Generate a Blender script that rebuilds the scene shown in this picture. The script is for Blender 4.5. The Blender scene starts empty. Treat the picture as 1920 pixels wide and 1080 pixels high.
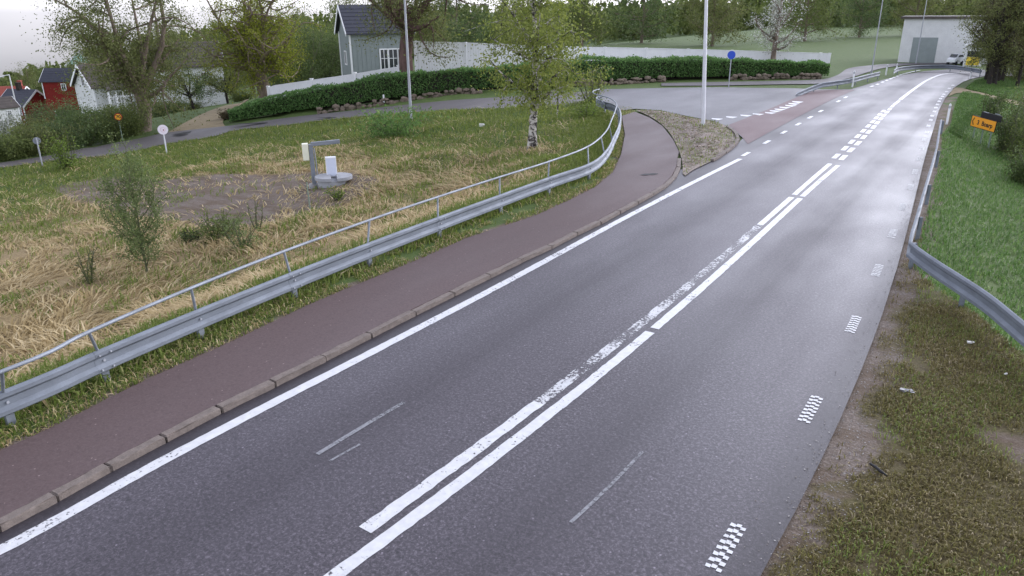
import bpy, bmesh, math, random
import numpy as np
from mathutils import Vector, Matrix

R = math.radians
scene = bpy.context.scene
COL = scene.collection

# ------------------------------------------------------------------ camera
CAM_H = 5.8
F_PX, PITCH, ROLL, YAW = 1400.0, R(20.5), R(-0.5), R(33.218)


def cam_vec(v):
    x, y, z = v
    c, s = math.cos(ROLL), math.sin(ROLL)
    x, y = x * c - y * s, x * s + y * c
    Y = -z * math.cos(PITCH) + y * math.sin(PITCH)
    Z = z * math.sin(PITCH) + y * math.cos(PITCH)
    return Vector((x * math.cos(YAW) - Y * math.sin(YAW), x * math.sin(YAW) + Y * math.cos(YAW), Z))


cam_d = bpy.data.cameras.new('camera')
cam_d.sensor_width = 36
cam_d.lens = 36 * F_PX / 1920
cam_d.clip_start = 0.1
cam_d.clip_end = 4000
cam = bpy.data.objects.new('camera', cam_d)
COL.objects.link(cam)
ex, ey, ez = cam_vec((1, 0, 0)), cam_vec((0, 1, 0)), cam_vec((0, 0, 1))
M = Matrix(((ex.x, ey.x, ez.x), (ex.y, ey.y, ez.y), (ex.z, ey.z, ez.z))).to_4x4()
M.translation = (0, 0, CAM_H)
cam.matrix_world = M
scene.camera = cam

# ------------------------------------------------------------------ light
SUN_EL, SUN_AZ = R(26), R(24)      # azimuth from +Y, clockwise seen from above
world = bpy.data.worlds.new('World')
scene.world = world
world.use_nodes = True
nt = world.node_tree
bg = nt.nodes['Background']
sky = nt.nodes.new('ShaderNodeTexSky')
sky.sky_type = 'NISHITA'
sky.sun_disc = False
sky.sun_elevation = SUN_EL
sky.sun_rotation = SUN_AZ
sky.dust_density = 1.2
sky.air_density = 1.0
hs = nt.nodes.new('ShaderNodeHueSaturation')
hs.inputs['Saturation'].default_value = 0.22
nt.links.new(sky.outputs['Color'], hs.inputs['Color'])
wb = nt.nodes.new('ShaderNodeMix')          # cool overcast white balance
wb.data_type = 'RGBA'
wb.blend_type = 'MULTIPLY'
wb.inputs['Factor'].default_value = 1.0
wb.inputs[7].default_value = (0.97, 0.98, 1.12, 1)
tc = nt.nodes.new('ShaderNodeTexCoord')     # soft cloud tones
cmap = nt.nodes.new('ShaderNodeMapping')
cmap.inputs['Scale'].default_value = (1.5, 1.5, 5.0)
cn = nt.nodes.new('ShaderNodeTexNoise')
cn.inputs['Scale'].default_value = 2.2
cn.inputs['Detail'].default_value = 5
cr_ = nt.nodes.new('ShaderNodeValToRGB')
cr_.color_ramp.elements[0].position, cr_.color_ramp.elements[0].color = .3, (1.05, 1.06, 1.08, 1)
cr_.color_ramp.elements[1].position, cr_.color_ramp.elements[1].color = .7, (1.34, 1.33, 1.32, 1)
cm = nt.nodes.new('ShaderNodeMix')
cm.data_type = 'RGBA'
cm.blend_type = 'MULTIPLY'
cm.inputs['Factor'].default_value = 1.0
nt.links.new(tc.outputs['Generated'], cmap.inputs['Vector'])
nt.links.new(cmap.outputs['Vector'], cn.inputs['Vector'])
nt.links.new(cn.outputs['Fac'], cr_.inputs['Fac'])
nt.links.new(hs.outputs['Color'], cm.inputs[6])
nt.links.new(cr_.outputs['Color'], cm.inputs[7])
nt.links.new(cm.outputs[2], wb.inputs[6])
nt.links.new(wb.outputs[2], bg.inputs['Color'])
bg.inputs['Strength'].default_value = 0.15
sun_d = bpy.data.lights.new('sun', 'SUN')
sun_d.energy = 0.5
sun_d.angle = R(70)
sun_d.color = (0.90, 0.94, 1.0)
sun = bpy.data.objects.new('sun', sun_d)
COL.objects.link(sun)
sd = Vector((math.sin(SUN_AZ) * math.cos(SUN_EL), math.cos(SUN_AZ) * math.cos(SUN_EL), math.sin(SUN_EL)))
sun.rotation_euler = sd.to_track_quat('Z', 'Y').to_euler()
scene.view_settings.view_transform = 'Standard'
scene.view_settings.look = 'None'
scene.view_settings.exposure = 1.18
scene.view_settings.gamma = 1
scene.cycles.max_bounces = 6
scene.cycles.transparent_max_bounces = 8
scene.render.film_transparent = False


# ------------------------------------------------------------------ survey helpers (image point -> place on the ground)
def ray(px, py):
    return cam_vec(((px - 960) / F_PX, -(py - 540) / F_PX, -1))


def on_plane(px, py, z=0.0):
    v = ray(px, py)
    t = (z - CAM_H) / v.z
    return (v.x * t, v.y * t)


def line_plane(pts, z=0.0):
    return [on_plane(x, y, z) for x, y in pts]


def sstep(t):
    t = np.clip(t, 0, 1)
    return t * t * (3 - 2 * t)


# rail base path (left)
RAIL_BASE = line_plane([(28, 805), (204, 721), (385, 641), (552, 562), (700, 504), (830, 450), (939, 403), (1033, 368), (1107, 339), (1136, 312), (1150, 283)], 0.0)
HAND_PX = [(0, 695), (173, 625), (354, 539), (535, 472), (688, 412), (824, 370), (936, 332), (1029, 303), (1102, 275), (1135, 248), (1147, 224), (1154, 206), (1156, 195), (1147, 186), (1130, 180), (1115, 176), (1112, 171), (1124, 167)]
HAND = line_plane(HAND_PX, 1.1)
for _lst in (RAIL_BASE, HAND):      # the near run of the rail is one even, gently bending line
    _n = 8
    _c = np.polyfit([p[1] for p in _lst[:_n]], [p[0] for p in _lst[:_n]], 3)
    for _i in range(_n):
        _lst[_i] = (float(np.polyval(_c, _lst[_i][1])), _lst[_i][1])
KERB_PX = [(0, 999), (110, 941), (210, 885), (313, 830), (417, 775), (517, 726), (612, 678), (698, 634), (780, 592), (852, 556), (920, 522), (978, 493), (1035, 467), (1083, 442), (1127, 421), (1163, 401), (1197, 383), (1226, 367), (1250, 352), (1267, 335), (1276, 316), (1277, 300)]
KERB = line_plane(KERB_PX)
_ry = np.array([-60] + [p[1] for p in RAIL_BASE] + [p[1] for p in HAND[9:14]] + [50.5, 53])
_rx = np.array([RAIL_BASE[0][0] + .4] + [p[0] for p in RAIL_BASE] + [p[0] for p in HAND[9:14]] + [-26, -30])
_o = np.argsort(_ry)
_ry, _rx = _ry[_o], _rx[_o]
_ky = np.array([-60] + [p[1] for p in KERB])
_kx = np.array([KERB[0][0]] + [p[0] for p in KERB])

RIGHT_PX = [(1422, 1080), (1491, 950), (1540, 868), (1577, 791), (1618, 701), (1638, 640), (1651, 586), (1676, 505), (1699, 445), (1706, 414), (1712, 378), (1732, 312), (1738, 284), (1744, 262), (1750, 238), (1760, 208), (1772, 184), (1791, 163), (1806, 153), (1824, 147), (1847, 142)]
RIGHT = line_plane(RIGHT_PX)


def even(P, deg, ymax):
    """an even curve through the surveyed points nearer than ymax"""
    m = [p for p in P if p[1] < ymax]
    c = np.polyfit([p[1] for p in m], [p[0] for p in m], deg)
    return [(float(np.polyval(c, p[1])), p[1]) if p[1] < ymax - 6 else p for p in P]


RIGHT = even(RIGHT, 4, 55)
_ay = np.array([-60] + [p[1] for p in RIGHT])
_ax = np.array([RIGHT[0][0]] + [p[0] for p in RIGHT])
_o = np.argsort(_ay)
_ay, _ax = _ay[_o], _ax[_o]
RR_PX = [(1766, 224), (1762, 250), (1757, 280), (1739, 343), (1722, 403), (1710, 447), (1716, 459), (1757, 488), (1806, 519), (1859, 554), (1920, 603)]
RR = line_plane(RR_PX, 0.64)
_e = np.array(RR[-1]) + (np.array(RR[-1]) - np.array(RR[-2])) * 2.0
RR.append(tuple(_e))
_gy = np.array([RR[-1][1] - 30, RR[-1][1]] + [p[1] for p in RR[:-1][::-1]] + [46, 52, 140])
_gx = np.array([RR[-1][0] + 18, RR[-1][0]] + [p[0] for p in RR[:-1][::-1]] + [RR[0][0] + .1, RR[0][0] + .6, RR[0][0] + .6])


def vnoise(x, y, s, seed=0):
    x = np.asarray(x, float) / s
    y = np.asarray(y, float) / s
    xi, yi = np.floor(x).astype(np.int64), np.floor(y).astype(np.int64)
    fx, fy = sstep(x - xi), sstep(y - yi)

    def h(a, b):
        n = (a * 374761393 + b * 668265263 + seed * 982451653) & 0xffffffff
        n = ((n ^ (n >> 13)) * 1274126177) & 0xffffffff
        return ((n ^ (n >> 16)) & 0xffff) / 65535.0
    return (h(xi, yi) * (1 - fx) + h(xi + 1, yi) * fx) * (1 - fy) + (h(xi, yi + 1) * (1 - fx) + h(xi + 1, yi + 1) * fx) * fy


def fbm(x, y, s, seed=0):
    return .55 * vnoise(x, y, s, seed) + .3 * vnoise(x, y, s * .45, seed + 7) + .15 * vnoise(x, y, s * .2, seed + 13)


SMOOTH_LINES = []      # centre lines of the lanes that lie on the terrain


def terrain(x, y, rough=True):
    x = np.asarray(x, float)
    y = np.asarray(y, float)
    w = (x + 25) * -.66 + (y - 50) * -.75
    Fz = -3.0 * sstep(w / 40) - .03 * np.clip(w - 40, 0, 100)
    f2 = np.clip(-58 - x, 0, 230)
    Fz = Fz - .105 * f2 * sstep(f2 / 12)
    rx = np.interp(y, _ry, _rx)
    d = (rx - x)
    emb = sstep((d - .35) / 6.0)
    kx = np.interp(y, _ky, _kx)
    z0 = np.where((x < kx - .55) & (y < 27), .05, -.05)
    z = z0 + Fz * emb
    # right slope
    gx = np.interp(y, _gy, _gx)
    dr = np.clip(x - gx - .25, 0, 60)
    steep = 1 - sstep((y - 50) / 12)
    z = z + np.where(dr > 0, -(steep * 2.9 * (1 - np.exp(-dr * .55 / 2.9)) + (1 - steep) * 1.4 * (1 - np.exp(-dr * .12 / 1.4))), 0)
    # far hills north
    r = np.hypot(x, y)
    az = np.degrees(np.arctan2(x, y))
    el = np.interp(az, [-180, -100, -72, -66, -58, -45, -20, 10, 40, 120], [0, -5.2, -5.2, -4.3, -2.4, -.8, -.3, -.2, -.2, 0])
    hz = 5.8 + 380 * np.tan(np.radians(el)) - 4
    k = sstep((r - 190) / 190)
    z = z * (1 - k) + hz * k - .22 * np.clip(r - 400, 0, 2000) * (az < -40)
    if rough:
        m = sstep((d - .5) / 2) * (1 - sstep((r - 120) / 40)) + .35 * sstep(dr / 1.5)
        for pl_ in SMOOTH_LINES:
            m = m * sstep((seg_dist(x, y, pl_) - 2.6) / 1.6)
        z = z + m * ((vnoise(x, y, 2.6, 3) - .5) * .28 + (vnoise(x, y, 1.1, 5) - .5) * .14)
        ax_ = np.interp(y, _ay, _ax)
        v = sstep((x - ax_ - .2) / .8) * (1 - sstep(dr))
        z = z + v * ((vnoise(x, y, .9, 8) - .5) * .08 + .03)
    return z


def tz(x, y):
    return float(terrain(x, y))


def on_ground(px, py, lift=0.0):
    v = ray(px, py)
    if v.z > -.02:
        v.z = -.02
    a = 3.0
    prev = a
    n = 0
    while a < 500:
        if CAM_H + v.z * a - lift < float(terrain(v.x * a, v.y * a, False)):
            break
        prev = a
        a += .35 if a < 100 else 2
        n += 1
    lo, hi = prev, a
    for _ in range(18):
        m = (lo + hi) / 2
        if CAM_H + v.z * m - lift < float(terrain(v.x * m, v.y * m, False)):
            hi = m
        else:
            lo = m
    return (v.x * hi, v.y * hi, CAM_H + v.z * hi)


def at_dist(px, py, dist):
    v = ray(px, py)
    t = dist / math.hypot(v.x, v.y)
    return Vector((v.x * t, v.y * t, CAM_H + v.z * t))


# ------------------------------------------------------------------ object helpers
def tag(o, label=None, cat=None, group=None, kind=None):
    if label:
        o['label'] = label
    if cat:
        o['category'] = cat
    if group:
        o['group'] = group
    if kind:
        o['kind'] = kind
    return o


def empty(name, loc, rz=0.0):
    o = bpy.data.objects.new(name, None)
    o.empty_display_size = .3
    COL.objects.link(o)
    o.location = loc
    o.rotation_euler = (0, 0, rz)
    return o


class MB:
    def __init__(s):
        s.v, s.f, s.m, s.sm = [], [], [], []

    def add(s, vs, fs, mi=0, smooth=False):
        b = len(s.v)
        s.v += [tuple(v) for v in vs]
        for f in fs:
            s.f.append([b + i for i in f])
            s.m.append(mi)
            s.sm.append(smooth)

    def box(s, c, size, rz=0.0, mi=0, mat=None):
        x, y, z = [a / 2 for a in size]
        vs = [Vector(p) for p in ((-x, -y, -z), (x, -y, -z), (x, y, -z), (-x, y, -z), (-x, -y, z), (x, -y, z), (x, y, z), (-x, y, z))]
        rm = mat if mat is not None else Matrix.Rotation(rz, 3, 'Z')
        vs = [rm @ v + Vector(c) for v in vs]
        s.add(vs, [(0, 3, 2, 1), (4, 5, 6, 7), (0, 1, 5, 4), (1, 2, 6, 5), (2, 3, 7, 6), (3, 0, 4, 7)], mi)

    def tube(s, path, rad, n=8, mi=0, smooth=True, cap=True):
        path = [Vector(p) for p in path]
        if not hasattr(rad, '__len__'):
            rad = [rad] * len(path)
        vs, fs = [], []
        up = Vector((0, 0, 1))
        for i, p in enumerate(path):
            t = (path[min(i + 1, len(path) - 1)] - path[max(i - 1, 0)])
            t = t.normalized() if t.length > 1e-9 else up
            a = t.cross(Vector((1, 0, 0)) if abs(t.x) < .8 else Vector((0, 1, 0))).normalized()
            if i and a.dot(pa) < 0:
                a = -a
            if i:
                a = (pa - t * pa.dot(t))
                a = a.normalized() if a.length > 1e-6 else t.orthogonal().normalized()
            pa = a
            b = t.cross(a)
            for k in range(n):
                an = 2 * math.pi * k / n
                vs.append(p + (a * math.cos(an) + b * math.sin(an)) * rad[i])
        for i in range(len(path) - 1):
            for k in range(n):
                fs.append((i * n + k, i * n + (k + 1) % n, (i + 1) * n + (k + 1) % n, (i + 1) * n + k))
        s.add(vs, fs, mi, smooth)
        if cap:
            L = len(path) - 1
            s.add([vs[k] for k in range(n)][::-1], [tuple(range(n))], mi)
            s.add([vs[L * n + k] for k in range(n)], [tuple(range(n))], mi)

    def disc(s, c, r, axis, th, n=28, mi=0):
        ax = Vector(axis).normalized()
        s.tube([Vector(c) - ax * th / 2, Vector(c) + ax * th / 2], r, n, mi, False)

    def sweep(s, path, prof, mi=0, smooth=False, closed=False):
        """prof: list of (offset to the left of travel, height); path: list of (x,y,z)"""
        vs, fs = [], []
        n = len(prof)
        for i, p in enumerate(path):
            a, b = path[max(i - 1, 0)], path[min(i + 1, len(path) - 1)]
            tx, ty = b[0] - a[0], b[1] - a[1]
            L = math.hypot(tx, ty) or 1
            nx, ny = -ty / L, tx / L
            for o, h in prof:
                vs.append((p[0] + nx * o, p[1] + ny * o, p[2] + h))
        for i in range(len(path) - 1):
            for k in range(n if closed else n - 1):
                k2 = (k + 1) % n
                fs.append((i * n + k, i * n + k2, (i + 1) * n + k2, (i + 1) * n + k))
        s.add(vs, fs, mi, smooth)
        if closed:
            s.add(vs[:n][::-1], [tuple(range(n))], mi)
            s.add(vs[-n:], [tuple(range(n))], mi)

    def build(s, name, mats, parent=None, bevel=0.0):
        me = bpy.data.meshes.new(name)
        me.from_pydata(s.v, [], s.f)
        if not isinstance(mats, (list, tuple)):
            mats = [mats]
        for m in mats:
            me.materials.append(m)
        me.polygons.foreach_set('material_index', s.m)
        me.polygons.foreach_set('use_smooth', s.sm)
        bm = bmesh.new()
        bm.from_mesh(me)
        bmesh.ops.recalc_face_normals(bm, faces=bm.faces)
        bm.to_mesh(me)
        bm.free()
        me.update()
        o = bpy.data.objects.new(name, me)
        COL.objects.link(o)
        if parent is not None:
            o.parent = parent
        if bevel:
            b = o.modifiers.new('bevel', 'BEVEL')
            b.width = bevel
            b.segments = 2
            b.limit_method = 'ANGLE'
        return o


def fast_mesh(name, verts, quads, mats, parent=None, mi=None, smooth=False):
    me = bpy.data.meshes.new(name)
    verts = np.ascontiguousarray(verts, np.float32)
    quads = np.ascontiguousarray(quads, np.int32)
    k = quads.shape[1]
    me.vertices.add(len(verts))
    me.vertices.foreach_set('co', verts.ravel())
    me.loops.add(quads.size)
    me.loops.foreach_set('vertex_index', quads.ravel())
    me.polygons.add(len(quads))
    me.polygons.foreach_set('loop_start', np.arange(0, quads.size, k, dtype=np.int32))
    if not isinstance(mats, (list, tuple)):
        mats = [mats]
    for m in mats:
        me.materials.append(m)
    if mi is not None:
        me.polygons.foreach_set('material_index', np.ascontiguousarray(mi, np.int32))
    if smooth:
        me.polygons.foreach_set('use_smooth', np.ones(len(quads), bool))
    me.update(calc_edges=True)
    me.validate()
    o = bpy.data.objects.new(name, me)
    COL.objects.link(o)
    if parent is not None:
        o.parent = parent
    return o


def smooth_path(pts, n=6):
    """Catmull-Rom through points"""
    pts = [np.array(p, float) for p in pts]
    out = []
    for i in range(len(pts) - 1):
        p0, p1, p2, p3 = pts[max(i - 1, 0)], pts[i], pts[i + 1], pts[min(i + 2, len(pts) - 1)]
        for k in range(n):
            t = k / n
            out.append(.5 * ((2 * p1) + (p2 - p0) * t + (2 * p0 - 5 * p1 + 4 * p2 - p3) * t * t + (3 * p1 - p0 - 3 * p2 + p3) * t ** 3))
    out.append(pts[-1])
    return [tuple(p) for p in out]


def resample(pts, step):
    pts = [np.array(p, float) for p in pts]
    out, acc = [pts[0]], 0.0
    for a, b in zip(pts[:-1], pts[1:]):
        L = np.linalg.norm(b - a)
        if L < 1e-9:
            continue
        d = step - acc
        while d <= L:
            out.append(a + (b - a) * d / L)
            d += step
        acc = (acc + L) % step
    out.append(pts[-1])
    return [tuple(p) for p in out]


def seg_dist(x, y, poly):
    best = np.full(np.shape(x), 1e9)
    for (ax, ay), (bx, by) in zip(poly[:-1], poly[1:]):
        dx, dy = bx - ax, by - ay
        t = np.clip(((x - ax) * dx + (y - ay) * dy) / (dx * dx + dy * dy + 1e-12), 0, 1)
        best = np.minimum(best, np.hypot(x - ax - t * dx, y - ay - t * dy))
    return best


def inside(x, y, poly):
    r = np.zeros(np.shape(x), bool)
    n = len(poly)
    for i in range(n):
        x1, y1 = poly[i][:2]
        x2, y2 = poly[(i + 1) % n][:2]
        if y1 == y2:
            continue
        c = ((y1 > y) != (y2 > y)) & (x < (x2 - x1) * (y - y1) / (y2 - y1) + x1)
        r ^= c
    return r


# ------------------------------------------------------------------ materials
class NT:
    def __init__(s, name):
        s.m = bpy.data.materials.new(name)
        s.m.use_nodes = True
        s.t = s.m.node_tree
        s.b = s.t.nodes['Principled BSDF']
        s.out = s.t.nodes['Material Output']
        g = s.t.nodes.new('ShaderNodeNewGeometry')
        s.pos = g.outputs['Position']
        s.geo = g

    def n(s, kind, **kw):
        nd = s.t.nodes.new(kind)
        for k, v in kw.items():
            setattr(nd, k, v)
        return nd

    def l(s, a, b):
        s.t.links.new(a, b)

    def noise(s, scale, detail=4, rough=.55, vec=None, dist=0.0, stretch=None):
        nd = s.n('ShaderNodeTexNoise')
        nd.inputs['Scale'].default_value = scale
        nd.inputs['Detail'].default_value = detail
        nd.inputs['Roughness'].default_value = rough
        nd.inputs['Distortion'].default_value = dist
        v = vec or s.pos
        if stretch:
            mp = s.n('ShaderNodeMapping')
            mp.inputs['Scale'].default_value = stretch
            s.l(v, mp.inputs['Vector'])
            v = mp.outputs['Vector']
        s.l(v, nd.inputs['Vector'])
        return nd.outputs['Fac']

    def ramp(s, fac, stops, interp='LINEAR'):
        r = s.n('ShaderNodeValToRGB')
        r.color_ramp.interpolation = interp
        e = r.color_ramp.elements
        while len(e) > 1:
            e.remove(e[-1])
        e[0].position = stops[0][0]
        e[0].color = col4(stops[0][1])
        for p, c in stops[1:]:
            q = e.new(p)
            q.color = col4(c)
        s.l(fac, r.inputs['Fac'])
        return r.outputs['Color']

    def mix(s, fac, a, b, mode='MIX'):
        m = s.n('ShaderNodeMix', data_type='RGBA', blend_type=mode)
        for sock, val in ((m.inputs['Factor'], fac), (m.inputs['A'], a), (m.inputs['B'], b)):
            pass
        ins = {i.identifier: i for i in m.inputs}
        for key, val in (('Factor_Float', fac), ('A_Color', a), ('B_Color', b)):
            sk = ins[key]
            if hasattr(val, 'is_linked') or hasattr(val, 'links'):
                s.l(val, sk)
            elif key == 'Factor_Float':
                sk.default_value = val
            else:
                sk.default_value = col4(val)
        return [o for o in m.outputs if o.identifier == 'Result_Color'][0]

    def math(s, op, a, b=0.0, clamp=False):
        m = s.n('ShaderNodeMath', operation=op, use_clamp=clamp)
        for i, v in enumerate((a, b)):
            if hasattr(v, 'links'):
                s.l(v, m.inputs[i])
            else:
                m.inputs[i].default_value = v
        return m.outputs[0]

    def bump(s, h, strength=.3, dist=.02):
        b = s.n('ShaderNodeBump')
        b.inputs['Strength'].default_value = strength
        b.inputs['Distance'].default_value = dist
        s.l(h, b.inputs['Height'])
        s.l(b.outputs['Normal'], s.b.inputs['Normal'])

    def attr(s, name):
        a = s.n('ShaderNodeAttribute', attribute_name=name)
        return a

    def set(s, color=None, rough=None, spec=None, metal=None):
        for key, v in (('Base Color', color), ('Roughness', rough), ('Specular IOR Level', spec), ('Metallic', metal)):
            if v is None:
                continue
            if hasattr(v, 'links'):
                s.l(v, s.b.inputs[key])
            elif key == 'Base Color':
                s.b.inputs[key].default_value = col4(v)
            else:
                s.b.inputs[key].default_value = v
        return s.m


def col4(c):
    if not hasattr(c, '__len__'):
        return (c, c, c, 1)
    return (c[0], c[1], c[2], 1)


def plain(name, c, rough=.6, var=.18, scale=3.0, spec=.4, metal=0.0, bump=0.0, fine=True):
    t = NT(name)
    a = t.noise(scale, 5)
    lo = [x * (1 - var) for x in c]
    hi = [min(1, x * (1 + var)) for x in c]
    cc = t.ramp(a, [(.3, lo), (.7, hi)])
    if fine:
        b = t.noise(scale * 9, 3)
        cc = t.mix(.5, cc, t.ramp(b, [(.3, lo), (.7, hi)]))
    if bump:
        t.bump(t.noise(scale * 6, 4), bump, .02)
    return t.set(cc, rough, spec, metal)


def leaf_mat(name, stops, trans=.25, rough=.6):
    t = NT(name)
    c = t.ramp(t.geo.outputs['Random Per Island'], stops)
    n = t.noise(.6, 3)
    c = t.mix(t.ramp(n, [(.35, 0.0), (.7, .45)]), c, [x * .72 for x in stops[len(stops) // 2][1]])
    t.set(c, rough, .25)
    tr = t.n('ShaderNodeBsdfTranslucent')
    t.l(c, tr.inputs['Color'])
    mx = t.n('ShaderNodeMixShader')
    mx.inputs[0].default_value = trans
    t.l(t.b.outputs[0], mx.inputs[1])
    t.l(tr.outputs[0], mx.inputs[2])
    t.l(mx.outputs[0], t.out.inputs['Surface'])
    return t.m


def mat_asphalt(name, dark, light, speck, rough, tracks=False, spec=.36, grain=1.0):
    t = NT(name)
    big = t.noise(.3, 5, stretch=(1.8, .25, 1))
    c = t.ramp(big, [(.25, dark), (.75, light)])
    sp = t.noise(24, 4, .8, dist=.6)
    c = t.mix(t.ramp(sp, [(.48, 0.0), (.62, .85 * grain)]), c, speck)
    sp2 = t.noise(19, 3, .75, dist=.4)
    c = t.mix(t.ramp(sp2, [(.36, .7 * grain), (.5, 0.0)]), c, [x * .4 for x in dark])
    vor = t.n('ShaderNodeTexVoronoi')
    vor.inputs['Scale'].default_value = 5.0
    t.l(t.pos, vor.inputs['Vector'])
    c = t.mix(t.ramp(vor.outputs['Distance'], [(.05, .6), (.075, 0.0)]), c, [min(1, x * 2.2) for x in speck])
    rg = t.ramp(t.noise(.35, 3, stretch=(1.3, .5, 1)), [(.3, rough - .07), (.7, rough + .08)])
    if tracks:
        sx = t.n('ShaderNodeSeparateXYZ')
        t.l(t.pos, sx.inputs[0])
        wob = t.math('MULTIPLY', t.noise(.10, 2), .35)
        xx = t.math('ADD', sx.outputs[0], wob)
        f = t.math('DIVIDE', t.math('ADD', xx, 10.0), 10.0)   # 0..1 across the carriageway
        band = t.ramp(f, [(.02, .5), (.115, .25), (.2, .1), (.25, .55), (.30, .9), (.36, .35), (.42, .05), (.55, .0), (.60, .75), (.64, .95), (.69, .25), (.74, .0), (.86, .1), (.9, .6)], 'EASE')
        strk = t.noise(1.0, 5, .6, stretch=(7, .10, 1))
        strk2 = t.noise(1.0, 4, .6, stretch=(2.2, .05, 1))
        band = t.math('MULTIPLY', band, t.math('ADD', t.math('MULTIPLY', strk, .9), .5), True)
        c = t.mix(t.math('MULTIPLY', band, .42), c, [x * .6 for x in dark])
        c = t.mix(t.ramp(strk2, [(.45, 0.0), (.7, .18)]), c, [x * 1.5 for x in light])
        fx = t.math('DIVIDE', t.math('ADD', t.math('ADD', sx.outputs[0], t.math('MULTIPLY', t.noise(.9, 4), .12)), 10.0), 10.0)
        gut = t.ramp(fx, [(.0, .75), (.108, .75), (.122, 0.0), (.815, 0.0), (.86, .6)])
        c = t.mix(gut, c, [x * .62 for x in dark])
        wet = t.ramp(f, [(.46, 0.0), (.56, .7), (.72, .75), (.76, 1.0), (.8, 1.0), (.86, 0.0)])
        stain = t.ramp(t.noise(1.1, 6, .75, dist=1.0), [(.60, 0.0), (.72, .45)])
        c = t.mix(stain, c, [x * .55 for x in dark])
        rg = t.math('ADD', rg, t.math('MULTIPLY', band, .08))
        rg = t.math('SUBTRACT', rg, t.math('MULTIPLY', t.math('MULTIPLY', wet, t.noise(.5, 3, stretch=(1.5, .35, 1))), .13))
    t.bump(t.noise(45, 3, .7), .2, .008)
    return t.set(c, rg, spec)


def mat_paint(name, c, wear_lo, wear_hi, under=None):
    t = NT(name)
    big = t.noise(1.3, 3)
    fine = t.noise(16, 5, .7)
    f = t.math('ADD', t.math('MULTIPLY', fine, .6), t.math('MULTIPLY', big, .4))
    a = t.ramp(f, [(wear_lo, 0.0), (wear_hi, 1.0)])
    tint = t.ramp(t.noise(9, 4), [(.3, [x * .82 for x in c]), (.7, c)])
    t.set(tint, .40, .5)
    tr = t.n('ShaderNodeBsdfTransparent')
    mx = t.n('ShaderNodeMixShader')
    t.l(a, mx.inputs[0])
    t.l(tr.outputs[0], mx.inputs[1])
    t.l(t.b.outputs[0], mx.inputs[2])
    t.l(mx.outputs[0], t.out.inputs['Surface'])
    return t.m


def mat_ground():
    t = NT('ground_cover')
    a = t.attr('cover')
    sep = t.n('ShaderNodeSeparateColor')
    t.l(a.outputs['Color'], sep.inputs[0])
    straw, grav, moss = sep.outputs[0], sep.outputs[1], sep.outputs[2]
    g1 = t.noise(1.7, 6, .65)
    g2 = t.noise(14, 5, .7)
    green = t.ramp(g1, [(.25, (.045, .075, .018)), (.5, (.075, .118, .028)), (.75, (.12, .165, .045))])
    green = t.mix(.45, green, t.ramp(g2, [(.3, (.035, .055, .015)), (.7, (.12, .16, .05))]))
    st = t.ramp(t.noise(5, 6, .7, stretch=(1, 2.4, 1), dist=1.2), [(.25, (.12, .085, .04)), (.5, (.26, .19, .095)), (.75, (.40, .31, .165))])
    gv = t.ramp(t.noise(26, 5, .75), [(.25, (.075, .058, .046)), (.5, (.165, .132, .108)), (.72, (.30, .255, .22))])
    gv = t.mix(t.ramp(t.noise(1.1, 5, .7, stretch=(.6, 1.6, 1)), [(.40, 0.0), (.62, .75)]), gv, (.10, .068, .040))
    ms = t.ramp(t.noise(3.0, 6, .75), [(.22, (.035, .028, .015)), (.42, (.085, .066, .03)), (.6, (.105, .095, .03)), (.8, (.24, .19, .13))])
    ms = t.mix(.5, ms, t.ramp(t.noise(22, 5, .75), [(.28, (.02, .017, .01)), (.5, (.095, .075, .035)), (.75, (.26, .21, .14))]))
    edge = t.noise(3.5, 5, .7)

    def soft(m):
        v = t.math('ADD', m, t.math('MULTIPLY', t.math('SUBTRACT', edge, .5), .9))
        return t.ramp(v, [(.35, 0.0), (.62, 1.0)])
    c = t.mix(soft(straw), green, st)
    c = t.mix(soft(moss), c, ms)
    c = t.mix(soft(grav), c, gv)
    t.bump(t.noise(18, 5, .7), .6, .05)
    return t.set(c, .85, .2)


def mat_metal(name, c, rough):
    t = NT(name)
    n1 = t.noise(2.2, 5, .6, stretch=(1, 1, 3))
    n2 = t.noise(40, 3, .6)
    cc = t.ramp(n1, [(.3, [x * .72 for x in c]), (.7, c)])
    cc = t.mix(t.ramp(n2, [(.45, 0.0), (.75, .35)]), cc, [x * .6 for x in c])
    rr = t.ramp(n1, [(.3, rough + .1), (.7, rough - .05)])
    return t.set(cc, rr, .5, .3)


def mat_bark(name, lo, hi, sc=5.0):
    t = NT(name)
    n = t.noise(sc, 6, .7, stretch=(1, 1, .25))
    c = t.ramp(n, [(.3, lo), (.7, hi)])
    t.bump(n, .9, .06)
    return t.set(c, .9, .15)


def mat_birch():
    t = NT('birch_bark')
    n = t.noise(2.4, 5, .75, stretch=(1, 1, 1.6), dist=.6)
    c = t.ramp(n, [(.40, (.025, .022, .02)), (.47, (.06, .05, .045)), (.53, (.42, .39, .35)), (.75, (.62, .58, .53))])
    return t.set(c, .8, .2)


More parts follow.
